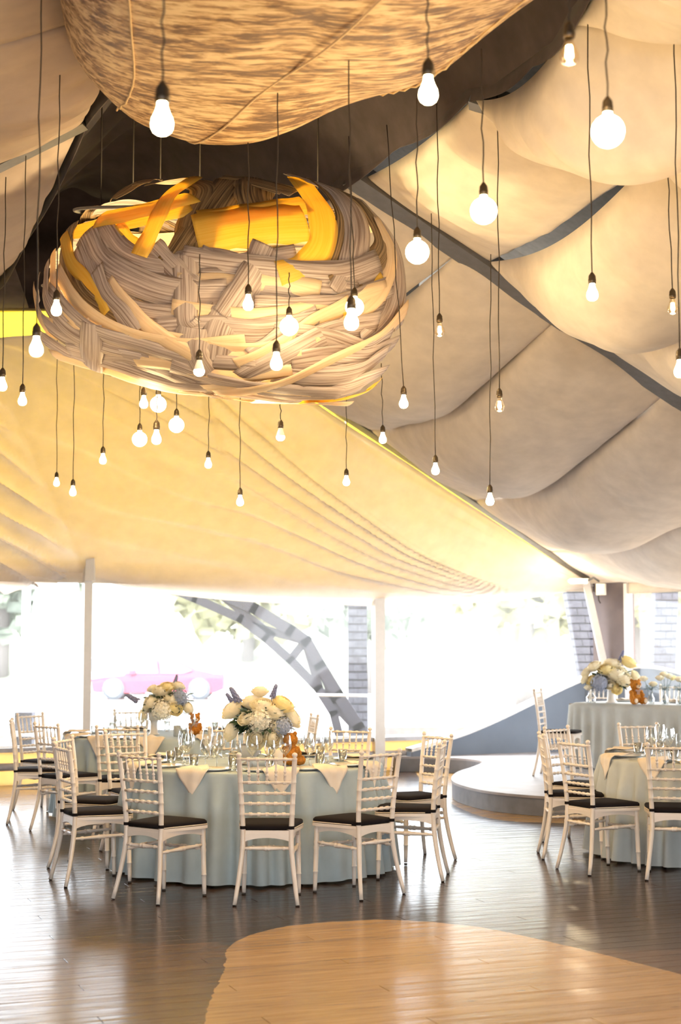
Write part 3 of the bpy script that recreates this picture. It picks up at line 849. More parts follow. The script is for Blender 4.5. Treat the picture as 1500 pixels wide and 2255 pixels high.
# steel arch truss outside
def outp(px, py, Y=23.4): return atY(px, py, Y)
tr = empty('steel_arch', (0, 23.4, 0), label='dark lattice steel arch leg curving down outside the middle window', cat='steel arch')
def seg(pts, w, name, dy=0):
    m_ = MB()
    for a, b in zip(pts[:-1], pts[1:]):
        A = outp(*a); B = outp(*b); A.y += dy - 23.4; B.y += dy - 23.4
        d = (B - A).normalized() * (w * .3)
        m_.beam(A - d, B + d, .12, w, (0, 1, 0)) if False else m_.beam(A - d, B + d, w, .14, (0, 1, 0))
    return m_.build(name, M['truss'], tr)
low = [(352, 1286), (430, 1318), (530, 1362), (585, 1405), (640, 1453), (700, 1515), (735, 1570), (752, 1640)]
upp = [(470, 1300), (560, 1340), (640, 1388), (675, 1412), (705, 1465), (745, 1530), (790, 1600), (812, 1640)]
seg(low, .13, 'lower_chord'); seg(upp, .17, 'upper_chord')
for a, b in [((480, 1305), (600, 1400)), ((545, 1375), (672, 1412)), ((672, 1412), (640, 1452)), ((672, 1412), (705, 1520)), ((700, 1515), (800, 1620)), ((400, 1290), (470, 1312)), ((705, 1465), (735, 1545))]:
    seg([a, b], .12, 'brace', .02)

def brick_pillar(bl, br, tl, tr_, Y, label, rows, cols=2, name='brick_pillar', z0=None):
    """bl.. are pixel corners on plane Y; bricks are laid one by one"""
    a, b, c, d = [atY(p[0], p[1], Y) for p in (bl, br, tr_, tl)]
    base = (a + b) / 2
    e = empty(name, base, label=label, cat='pillar')
    th = (b - a).length * .9
    core = MB(); k = .47
    A, B, C_, D = [p - base for p in (a, b, c, d)]
    def P_(u, v, y): q = lerp(lerp(A, B, u), lerp(D, C_, u), v); return Vector((q.x, y, q.z))
    v = [P_(.02, 0, -th * .46), P_(.98, 0, -th * .46), P_(.98, 1, -th * .46), P_(.02, 1, -th * .46), P_(.02, 0, th * .46), P_(.98, 0, th * .46), P_(.98, 1, th * .46), P_(.02, 1, th * .46)]
    core.add(v, [(0, 1, 2, 3), (7, 6, 5, 4), (0, 4, 5, 1), (1, 5, 6, 2), (2, 6, 7, 3), (3, 7, 4, 0)], False); core.build('mortar_core', M['mortar'], e)
    for r in range(rows):
        cuts = [0, .5, 1] if r % 2 else [0, .27, .73, 1]
        v0, v1 = r / rows + .004, (r + 1) / rows - .006
        for u0, u1 in zip(cuts[:-1], cuts[1:]):
            u0 += .012; u1 -= .012; j = random.uniform(-.004, .004)
            m_ = MB(); y0, y1 = -th * .5 + j, th * .5
            v = [P_(u0, v0, y0), P_(u1, v0, y0), P_(u1, v1, y0), P_(u0, v1, y0), P_(u0, v0, y1), P_(u1, v0, y1), P_(u1, v1, y1), P_(u0, v1, y1)]
            m_.add(v, [(0, 1, 2, 3), (7, 6, 5, 4), (0, 4, 5, 1), (1, 5, 6, 2), (2, 6, 7, 3), (3, 7, 4, 0)], False); m_.build('brick', M['brick'], e)
    return e
brick_pillar((766, 1655), (812, 1655), (766, 1270), (808, 1270), 24.5, 'grey brick pillar standing outside behind the wide white post', 22)
brick_pillar((1285, 1560), (1352, 1560), (1234, 1255), (1296, 1255), 23.6, 'leaning whitish brick pillar outside beside the corner post', 18)
brick_pillar((1432, 1560), (1482, 1560), (1440, 1255), (1492, 1255), 24.0, 'grey brick pillar outside in the far right window', 18)
# closed white parasol, lamp post, planter wall
e = empty('parasol', atY(122, 1575, 26), label='tall closed white parasol outside the leftmost window', cat='parasol')
m_ = MB(); c = e.location; 
def pf(u, v):
    a = 2 * pi * u; r = (.62 - .34 * v ** .8) * (1 + .10 * sin(a * 8)) * (1 if v < .93 else .75)
    return Vector((r * cos(a), r * sin(a), .1 + v * 2.4))
m_.grid(pf, 64, 20); m_.build('canopy', M['tent'], e)
m_ = MB(); m_.tube([(0, 0, -1.2), (0, 0, .4)], .04); m_.build('pole', M['white_post'], e)
e = empty('lamp_post', atY(53, 1600, 25), label='pale grey square post outside left of the white parasol', cat='post')
m_ = MB(); m_.box((0, 0, 1.0), (.12, .12, 3.6)); m_.build('shaft', M['sill'], e)
def low_wall(px0, px1, py, Y, h, label):
    a = atY(px0, py, Y); b = atY(px1, py, Y); m_ = MB(); m_.box(((a.x + b.x) / 2, Y, a.z / 2 - .1), (b.x - a.x, .3, a.z + .2))
    return tag(m_.build('garden_wall', M['sill']), label, 'low wall')
low_wall(832, 1300, 1600, 22.6, .4, 'low grey garden wall outside right of the wide white post')
e = empty('planter', atY(62, 1660, 22.0), label='white slatted planter box outside at the lower left window', cat='planter')
m_ = MB()
for k in range(3): m_.box((-.95 + k * .55, 0, .35), (.10, .1, .8))
m_.build('panel', M['white_post'], e)
m_ = MB(); m_.box((-.4, 0, .28), (1.5, .12, .07)); m_.box((-.4, 0, .72), (1.5, .12, .06)); m_.build('rail', M['white_post'], e)
m_ = MB(); m_.box((-.68, .25, .30), (.30, .3, .6)); m_.box((-.1, .25, .30), (.25, .3, .55)); m_.build('box', M['brick'], e)
m_ = MB(); a = atY(600, 1527, 23.0); b = atY(835, 1532, 23.0); m_.tube([a, (a + b) / 2 + Vector((0, 0, -.01)), b], .022); m_.tube([a, Vector((a.x, a.y, -.16))], .022); m_.tube([b, Vector((b.x, b.y, -.16))], .022); tag(m_.build('handrail', M['white_post']), 'thin white handrail crossing in front of the steel arch outside', 'handrail')

# ================================================================== BIG FORMS
# ---- streaked pebble-shaped body overhead
out = [(-1.30, 6.6), (-1.37, 7.26), (-1.42, 7.95), (-1.30, 8.55), (-1.10, 8.87), (-.87, 9.06), (-.60, 9.05), (-.346, 8.83), (0, 8.43), (.46, 8.02), (.78, 7.32), (1.11, 6.65), (1.30, 5.8), (1.25, 4.8), (.9, 3.9), (.2, 3.4), (-.5, 3.4), (-1.0, 4.0), (-1.22, 5.0), (-1.27, 5.8)]
cx0, cy0 = -.05, 6.3; ZB = 4.45
ol = smooth_path([Vector((x, y, 0)) for x, y in out + [out[0]]], 120)[:-1]
fb = empty('hanging_form', (cx0, cy0, ZB), label='huge brown streaked pebble-shaped form hanging at the top of the picture', cat='ceiling form')
levels = []
for k in range(25):
    a = -pi / 2 + pi * k / 24; levels.append((cos(a) ** .55 if cos(a) > 1e-6 else 0, sin(a)))
def form_pt(i, k, grow=0):
    q, s_ = levels[k]; p = ol[i % 120]
    x, y = (p.x - cx0) * q, (p.y - cy0) * q
    z = .34 + s_ * (.46 if s_ < 0 else .7)
    z += .05 * nz(x * 1.1, y * 1.1, 2) + (1 - q) * 0
    return Vector((x * (1 + grow), y * (1 + grow), z - grow * 1.2))
v = [form_pt(i, k) for k in range(25) for i in range(120)]
f = [(k * 120 + i, k * 120 + (i + 1) % 120, (k + 1) * 120 + (i + 1) % 120, (k + 1) * 120 + i) for k in range(24) for i in range(120)]
MB().add(v, f).build('skin', M['hide'], fb)
def under(x, y):
    """height of the underside at world x,y"""
    best = None; dx, dy = x - cx0, y - cy0; a = atan2(dy, dx)
    i = min(range(120), key=lambda j: abs((atan2(ol[j].y - cy0, ol[j].x - cx0) - a + pi) % (2 * pi) - pi))
    r = hypot(dx, dy) / hypot(ol[i].x - cx0, ol[i].y - cy0)
    if r >= 1: return None
    s_ = -sqrt(max(0, 1 - min(1, r) ** (2 / .55)))
    return ZB + .34 + s_ * .46 + .05 * nz(dx * 1.1, dy * 1.1, 2)
for pts in ([(-.95, 8.9), (-.55, 7.9), (-.1, 6.9), (.35, 5.9), (.7, 4.8)], [(-1.25, 8.4), (-1.05, 7.6), (-.95, 6.8), (-.85, 5.8), (-.7, 4.6)], [(.2, 8.1), (.55, 7.3), (.85, 6.5), (1.0, 5.6)]):
    pp = smooth_path([Vector((x, y, 0)) for x, y in pts], 40); path = []
    for p in pp:
        z = under(p.x, p.y)
        if z: path.append(Vector((p.x - cx0, p.y - cy0, z - ZB - .004)))
    if len(path) > 3: MB().tube(path, .006, 6).build('seam', M['seam'], fb)

# ---- woven veneer lantern
LY = 10.8
LCp = atY(480, 640, LY)
lan = empty('woven_lantern', LCp, label='large lantern woven from grey and golden veneer strips above the front table', cat='lantern')
sil = [(890, 650), (880, 560), (845, 490), (800, 440), (730, 408), (650, 392), (540, 388), (430, 389), (330, 394), (240, 436), (160, 500), (110, 580), (74, 660), (78, 720), (130, 782), (220, 815), (320, 848), (440, 868), (550, 882), (680, 886), (765, 882), (820, 850), (855, 780), (880, 710)]
SP = []
for p in sil:
    q = atY(*p, LY) - LCp; SP.append((atan2(q.z, q.x), hypot(q.x, q.z)))
SP.sort()
def silr(a):
    n = len(SP)
    for i in range(n):
        a0, r0 = SP[i]; a1, r1 = SP[(i + 1) % n]
        if i == n - 1: a1 += 2 * pi
        aa = a if a >= SP[0][0] else a + 2 * pi
        if a0 <= aa <= a1: return r0 + (r1 - r0) * (aa - a0) / (a1 - a0)
    return SP[0][1]
BY = 1.15
LAX = ray(480, 640).normalized()     # the lantern hangs tipped back by about fifteen degrees
def lpt(x, z, side=-1, grow=0):
    """point of the lantern's shell over x,z; side -1 = towards camera"""
    a = atan2(z, x); rr = silr(a); q = hypot(x, z) / rr
    if q > .995: x *= .995 / q; z *= .995 / q; q = .995
    y = side * BY * (1 - q ** 2.3) ** .5
    k = 1 + grow
    return Vector((x * k, 0, z * k)) + LAX * (y * k)
def ribbon(pts, w0, mat, grow, seg=36, name='strip', side=-1, raw=False, tw=0.0, seed=0):
    """pts pixel polyline (x, y) on the front shell, or raw local xz"""
    pts = [Vector((*p, 0)) for p in pts]
    pp = smooth_path(pts, seg); c = []
    for p in pp:
        if raw: x, z = p.x, p.y
        else:
            q = atY(p.x, p.y, LY) - LCp; x, z = q.x, q.z
            if side < 0: k_ = 1 - .105 * sqrt(max(0, 1 - (hypot(x, z) / silr(atan2(z, x))) ** 2.3)); x *= k_; z *= k_
        c.append(lpt(x, z, side, grow))
    v = []; uv = []; d = 0
    for i, p in enumerate(c):
        t = (c[min(i + 1, seg)] - c[max(i - 1, 0)]).normalized()
        a = atan2(p.z, p.x); nr = Vector((p.x / 1.3 ** 2, p.y / BY ** 2, p.z / .8 ** 2)).normalized()
        b = nr.cross(t).normalized()
        if i: d += (p - c[i - 1]).length
        w = w0 * (1 + .06 * sin(i * .5 + seed))
        for k in range(5):
            s_ = k / 4 - .5
            r_ = p + b * (w * s_) + nr * (-.045 * w * 8 * s_ * s_ + tw * s_ * sin(i / seg * pi))
            v.append(r_); uv.append((d, s_ * w * 2.2))
    f = [(i * 5 + k, i * 5 + k + 1, (i + 1) * 5 + k + 1, (i + 1) * 5 + k) for i in range(seg) for k in range(4)]
    mb = MB(); mb.add(v, f, True, uv)
    return solid(mb.build(name, mat, lan), .002)
V1, V2, MP, AM = M['veneer'], M['veneer2'], M['maple'], M['amber']
RB = [
 # upper zone : wide golden panels and dark striped bands
 ([(432, 520), (520, 503), (600, 495), (668, 492)], .25, AM, .040),
 ([(440, 490), (520, 478), (600, 465), (668, 455)], .15, AM, .038),
 ([(655, 405), (698, 470), (702, 540), (665, 590), (610, 610)], .15, AM, .046),
 ([(225, 485), (330, 462), (425, 436)], .15, AM, .030),
 ([(150, 512), (230, 495), (330, 475), (420, 455)], .13, AM, .004),
 ([(430, 400), (375, 440), (340, 510), (312, 565)], .10, AM, .045),
 ([(255, 500), (290, 540), (325, 535)], .10, AM, .006),
 ([(430, 400), (465, 420), (440, 480), (425, 560)], .23, V2, .010),
 ([(515, 395), (480, 440), (430, 520), (385, 590)], .20, V2, .014),
 ([(500, 392), (560, 400), (620, 415), (655, 425)], .20, V2, .016),
 ([(560, 395), (560, 430), (575, 470)], .22, V2, .008),
 ([(345, 398), (300, 405), (250, 440)], .16, V2, .006),
 ([(330, 408), (390, 400), (430, 396)], .10, V2, .010),
 # right shoulder
 ([(650, 395), (740, 430), (780, 500), (770, 590), (740, 650)], .17, V1, .028),
 ([(700, 410), (790, 450), (840, 540), (800, 600), (730, 640)], .16, V2, .018),
 ([(640, 395), (700, 410), (750, 480), (740, 570), (700, 620)], .12, V2, .012),
 ([(790, 445), (850, 520), (870, 620), (850, 700), (790, 760)], .17, V1, .016),
 ([(820, 485), (850, 560), (830, 640), (770, 700), (690, 750)], .08, MP, .032),
 ([(745, 420), (820, 480), (865, 560), (885, 640), (875, 720)], .13, V1, .006),
 ([(835, 612), (800, 660), (750, 690)], .06, AM, .020),
 # left flank, sweeping arcs
 ([(160, 500), (150, 570), (180, 650), (260, 710)], .11, V2, .014),
 ([(195, 515), (230, 580), (320, 630), (400, 650), (500, 650)], .16, V1, .022),
 ([(175, 545), (210, 620), (290, 680), (400, 700)], .12, V1, .010),
 ([(225, 500), (270, 560), (360, 590), (440, 575), (520, 590)], .15, V1, .016),
 ([(150, 520), (165, 580), (200, 620), (240, 690)], .07, AM, .028),
 ([(125, 560), (130, 640), (180, 710), (260, 745)], .07, MP, .024),
 ([(108, 590), (110, 660), (160, 725), (240, 760), (330, 780)], .09, V1, .018),
 ([(90, 620), (92, 690), (140, 740), (210, 765)], .09, V1, .012),
 ([(78, 650), (95, 710), (150, 735), (210, 730)], .13, MP, .004),
 ([(135, 600), (190, 680), (300, 740), (420, 760), (540, 755)], .10, MP, .030),
 ([(120, 640), (200, 720), (320, 760), (430, 790), (560, 800)], .09, V1, .034),
 # middle vertical and diagonal bands
 ([(410, 560), (412, 640), (412, 700), (425, 720)], .13, V1, .046),
 ([(590, 545), (565, 600), (530, 655), (500, 700)], .18, V1, .040),
 ([(215, 600), (235, 650), (270, 690), (300, 730)], .12, V1, .038),
 ([(245, 625), (300, 690), (360, 740), (430, 780)], .09, MP, .044),
 ([(212, 710), (212, 760), (214, 805)], .11, V1, .048),
 ([(430, 720), (425, 770), (450, 820)], .15, V1, .046),
 ([(500, 680), (480, 730), (470, 790)], .16, V1, .036),
 ([(320, 560), (360, 600), (400, 640), (420, 660)], .22, V1, .008),
 # broad sweeping belts
 ([(400, 585), (500, 600), (620, 612), (740, 618), (830, 590)], .17, V1, .026),
 ([(440, 560), (500, 580), (570, 572), (650, 560)], .10, V1, .020),
 ([(390, 640), (500, 645), (600, 640), (700, 660)], .16, MP, .006),
 ([(380, 680), (500, 700), (640, 695), (760, 665), (840, 640)], .10, MP, .030),
 ([(440, 620), (540, 625), (680, 640), (780, 650)], .12, V1, .014),
 ([(560, 690), (660, 690), (760, 680), (860, 640)], .16, V1, .012),
 ([(350, 740), (460, 735), (580, 740), (700, 720)], .17, V1, .012),
 ([(520, 800), (590, 770), (680, 710), (760, 670)], .09, MP, .038),
 ([(540, 830), (640, 780), (720, 740), (820, 720)], .15, V1, .028),
 ([(480, 860), (600, 845), (720, 790), (820, 740), (880, 680)], .10, MP, .042),
 ([(600, 740), (700, 745), (790, 770), (850, 740)], .13, V1, .020),
 ([(640, 800), (720, 790), (800, 790), (860, 760)], .13, V1, .016),
 ([(560, 790), (640, 740), (700, 700)], .14, V1, .022),
 ([(300, 730), (400, 750), (520, 770), (640, 760)], .09, MP, .020),
 ([(330, 770), (440, 790), (560, 790), (660, 790)], .10, MP, .016),
 # lower rim
 ([(100, 745), (180, 790), (280, 790), (380, 820)], .15, V1, .020),
 ([(130, 778), (240, 810), (350, 845), (470, 862)], .08, MP, .034),
 ([(160, 770), (270, 800), (380, 835), (500, 850)], .10, V1, .026),
 ([(330, 835), (440, 852), (560, 850), (680, 860)], .10, MP, .030),
 ([(380, 800), (470, 830), (600, 850), (740, 860)], .10, V1, .038),
 ([(250, 780), (330, 800), (420, 835), (480, 860)], .12, V1, .012),
 ([(560, 855), (680, 860), (760, 850), (830, 820)], .12, V1, .024),
 ([(600, 820), (700, 830), (780, 820), (840, 780)], .14, V1, .018),
 ([(400, 850), (520, 872), (640, 880), (760, 880)], .05, MP, .040),
 ([(660, 880), (740, 878), (800, 860), (826, 838)], .07, AM, .012),
 ([(300, 790), (400, 800), (520, 820), (640, 815)], .09, MP, .024),
]
rnd = random.Random(11)
for i, (p, w, m_, g) in enumerate(RB): ribbon(p, w * (1.45 if p[0][1] > 560 else 1.25), m_, g * .85, 36, tw=rnd.uniform(-.05, .05), seed=i)
# filler belts behind the front weave and round the back
for k in range(22):
    z0 = -.74 + 1.35 * ((k * .618) % 1); w = rnd.uniform(.08, .15)
    r0 = silr(0) * .98; r1 = silr(pi) * .98
    pts = [(-r1 * .96 * sqrt(max(.05, 1 - (z0 / .85) ** 2)), z0 + rnd.uniform(-.1, .2)), (-.6, z0 + rnd.uniform(-.12, .1)), (0, z0 - .06 + rnd.uniform(-.1, .1)), (.6, z0 + rnd.uniform(-.12, .1)), (r0 * .96 * sqrt(max(.05, 1 - (z0 / .85) ** 2)), z0 + rnd.uniform(-.1, .2))]
    if k < 7 and z0 < .1: ribbon(pts, w, (V1, MP)[k % 2], -.03 - .004 * k, 30, raw=True)
    ribbon([(x, z) for x, z in pts], w * 1.3, (V2, V1, V1, MP)[k % 4], .01 * (k % 3), 30, side=1, raw=True)
for x0 in (-.9, -.5, -.1, .4, .8):
    ribbon([(x0, .62), (x0 * 1.15, .2), (x0 * 1.1, -.25), (x0 * .9, -.6)], .13, V2, .03, 20, side=1, raw=True)
# hoops that carry the strips and hanging wires
for z0, k in ((.55, .8), (0, .97), (-.45, .85)):
    hp = []
    for i in range(48):
        a = 2 * pi * i / 48; x = cos(a) * 1.26 * k; y = sin(a) * BY * k * .96
        hp.append(Vector((x - .02, 0, z0 - .1 * x * .3)) + LAX * y)
    MB().tube(hp, .012, 6, True).build('hoop', M['rafter'], lan)
# wires
for px, py0, py1 in [(222, 395, 445), (293, 375, 402), (353, 362, 392), (440, 372, 390), (700, 375, 405)]:
    a = atY(px, py0, LY + .3) - LCp; b = atY(px, py1 + 10, LY + .3) - LCp; a.z = 2.1
    MB().tube([a, b], .006, 5).build('wire', M['cord'], lan)

# ================================================================== BULBS
socket_prof = [(.000, .0), (.006, .0), (.010, -.006), (.017, -.016), (.019, -.024), (.019, -.034), (.0205, -.036), (.0205, -.058), (.018, -.060)]
def a_bulb(s=1):   # pear lamp, r .03
    return [(.013, 0), (.014, -.012), (.020, -.030), (.0275, -.046), (.0300, -.060), (.0290, -.070), (.024, -.081), (.015, -.088), (0.0005, -.091)]
def g_bulb():
    pr = [(.016, 0), (.018, -.014), (.026, -.022)]
    for k in range(10):
        a = R(62) - R(152) * k / 9; pr.append((.0605 * cos(a) if k < 9 else .0005, -.072 + .0605 * sin(a)))
    return pr
ME = {}
ME['socket'] = MB().lathe([(r, z) for r, z in socket_prof], 16).mesh('socket', M['socket'])
ME['a'] = MB().lathe(a_bulb(), 20).mesh('glass_bulb', M['bulb'])
ME['g'] = MB().lathe(g_bulb(), 28).mesh('glass_bulb', M['bulb'])
ME['clear'] = MB().lathe([(r * 1.15, z * 1.1) for r, z in a_bulb()], 9).mesh('glass_bulb', M['bulb_clear'])
fm = MB()
for k in range(6):
    a = k * pi / 3; fm.tube([(.008 * cos(a), .008 * sin(a), -.03), (.012 * cos(a), .012 * sin(a), -.07)], .0022, 5)
fm.sphere((0, 0, -.052), .011, 8, 6, (1, 1, 1.9))
ME['fil'] = fm.mesh('filament', M['filament'])
ME['ledtop'] = MB().lathe([(.015, 0), (.016, -.01), (.024, -.035), (.030, -.056)], 20).mesh('bulb_base', M['ledbase'])
ME['ledbot'] = MB().lathe([(.030, -.056), (.031, -.068), (.027, -.080), (.016, -.089), (.0005, -.092)], 20).mesh('glass_bulb', M['bulb_white'])
CLEARS = []
def pendant(px, py_s, Y, kind, top, label, sc=1.0, light=1):
    """px, py_s = pixel of the socket's top; top = (px, py) of the upper end of the cord"""
    p = atY(px, py_s, Y)
    t = atY(top[0], top[1], Y)
    if top[1] < -5 and Y < 9.0:
        u = under(t.x, Y); t.z = min(t.z, u + .02) if u and u > p.z else t.z
    e = empty('pendant_lamp', p, label=label, cat='pendant lamp', group='bare bulbs hanging on dark cords')
    s_ = inst('socket', ME['socket'], e, sc=sc)
    dz = -.058 * sc
    if kind in 'ag':
        inst('glass_bulb', ME[kind], e, (0, 0, dz), sc=sc)
    elif kind == 'c':
        b_ = inst('glass_bulb', ME['clear'], e, (0, 0, dz), sc=sc); inst('filament', ME['fil'], b_)
    elif kind == 'l':
        inst('bulb_base', ME['ledtop'], e, (0, 0, dz), sc=sc); inst('glass_bulb', ME['ledbot'], e, (0, 0, dz), sc=sc)
    q = t - p; n = 10; path = []
    for i in range(n + 1):
        w = .006 * sin(i * 1.9 + px) * sin(pi * i / n)
        path.append(Vector((q.x * i / n + w, 0, q.z * i / n)))
    path[0] = Vector((0, 0, -.004))
    MB().tube(path, .0035, 5).build('cord', M['cord'], e)
    if light:
        d = bpy.data.lights.new('bulb_glow', 'POINT'); d.energy = BULB_W * (1.9 if kind == 'g' else 1.0) * light
        d.color = (1.0, .66, .30); d.shadow_soft_size = .05 * sc
        o = bpy.data.objects.new('bulb_glow', d); COL.objects.link(o); o.parent = e
        o.location = (0, 0, dz - (.14 if kind == 'g' else .105) * sc)
    return e
PEND = [
 (1253, 47, 5.2, 'c', (1256, -40), 'clear faceted bulb at the top right, nearest the picture top', 1.0),
 (1338, 213, 5.5, 'g', (1333, -40), 'largest round globe bulb, upper right', 1.0),
 (943, 128, 5.2, 'a', (940, -40), 'pear bulb in front of the brown form, right of centre', 1.1),
 (358, 180, 4.7, 'a', (360, -40), 'large blurred pear bulb in front of the brown form, left', 1.15),
 (1065, 402, 6.8, 'g', (1060, 107), 'big globe bulb hanging below the right rim of the brown form', 1.0),
 (919, 500, 7.7, 'g', (918, 217), 'globe bulb just right of the woven lantern', 1.0),
 (1304, 600, 7.8, 'a', (1293, -40), 'pear bulb at right before the cream swags, below the largest globe', 1.0),
 (1481, 635, 8.6, 'c', (1463, 208), 'clear bulb near the right edge', .95),
 (1497, 767, 7.6, 'a', (1483, -40), 'pear bulb cut by the right edge of the picture', 1.0),
 (968, 690, 9.6, 'c', (962, 205), 'clear small bulb right of the lantern, halfway up the swags', .95),
 (1100, 855, 9.6, 'c', (1095, 150), 'clear bulb before the middle swags with a dark socket', .95),
 (547, 626, 8.5, 'a', (547, 285), 'pear bulb before the centre of the woven lantern', 1.0),
 (637, 675, 9.3, 'g', (637, 600), 'globe bulb glowing before the lower middle of the lantern', .95),
 (609, 750, 7.55, 'a', (612, 183), 'pear bulb before the lower rim of the lantern', 1.0),
 (774, 650, 7.0, 'a', (768, -40), 'pear bulb paired with a globe at the lantern\'s right side', 1.1),
 (781, 633, 8.9, 'g', (768, 300), 'globe bulb behind its twin at the lantern\'s right side', .9),
 (439, 770, 8.9, 'l', (440, 560), 'half-frosted bulb before the lower left of the lantern', 1.05),
 (125, 638, 8.5, 'a', (132, 165), 'pear bulb before the left shoulder of the lantern', 1.0),
 (81, 712, 6.7, 'a', (92, -40), 'larger pear bulb at the left end of the lantern', 1.0),
 (6, 810, 9.6, 'a', (13, 390), 'pear bulb cut by the left edge of the picture', 1.0),
 (50, 845, 10.2, 'a', (57, 343), 'pear bulb just right of the one at the left edge', 1.0),
 (317, 852, 10.4, 'a', (318, 780), 'pear bulb under the lantern beside the highest globe of its cluster', 1.0),
 (349, 852, 11.3, 'g', (347, 670), 'highest globe bulb in the cluster below the lantern', 1.0),
 (308, 932, 12.3, 'g', (309, 700), 'lowest globe bulb in the cluster below the lantern', 1.0),
 (345, 925, 10.6, 'a', (346, 860), 'pear bulb hanging right under the highest globe of the cluster', 1.15),
 (389, 900, 12.0, 'g', (387, 700), 'rightmost globe bulb of the cluster below the lantern', 1.0),
 (227, 983, 12.7, 'a', (230, 720), 'small pear bulb left of the cluster before the yellow drape', 1.0),
 (125, 1039, 14.8, 'a', (126, 700), 'smallest pear bulb at far left before the yellow drape', .95),
 (161, 1055, 13.4, 'a', (165, 700), 'second low bulb at left, beside the smallest one', 1.0),
 (459, 993, 13.0, 'a', (462, 800), 'small bulb right of the cluster, left of the lowest central one', 1.0),
 (529, 1074, 12.4, 'a', (528, 800), 'lowest small bulb in the middle of the yellow drape', 1.0),
 (618, 924, 10.6, 'l', (618, 860), 'half-frosted bulb close under the lantern\'s middle', 1.0),
 (763, 1032, 13.2, 'a', (763, 860), 'small bulb before the right part of the yellow drape', 1.0),
 (843, 936, 12.2, 'a', (840, 800), 'small bulb right below the lantern\'s right end', 1.0),
 (889, 850, 10.0, 'a', (852, 275), 'bulb on a slanting cord beside the lantern\'s right end', 1.0),
 (959, 1002, 11.4, 'a', (950, 470), 'bulb before the middle swags, level with the yellow edge', 1.0),
 (1079, 1067, 10.8, 'a', (1081, 560), 'lowest bulb on the right, before the white swags', 1.0),
]
for p in PEND: pendant(*p[:6], sc=p[6])
# lamps inside the lantern
for (x, y, z, e_) in ((.25, 0, .2, 13), (-.55, -.1, -.2, 6), (.3, -.2, -.35, 10), (-.4, .1, .35, 7)):
    q = LCp + Vector((x, y, z)); ee = empty('lantern_bulb', (x, y, z)); ee.parent = lan
    inst('socket', ME['socket'], ee); g_ = inst('glass_bulb', ME['a'], ee, (0, 0, -.058))
    d = bpy.data.lights.new('bulb_glow', 'POINT'); d.energy = e_; d.color = (1.0, .76, .36); d.shadow_soft_size = .08
    o = bpy.data.objects.new('bulb_glow', d); COL.objects.link(o); o.parent = ee; o.location = (0, 0, -.16)

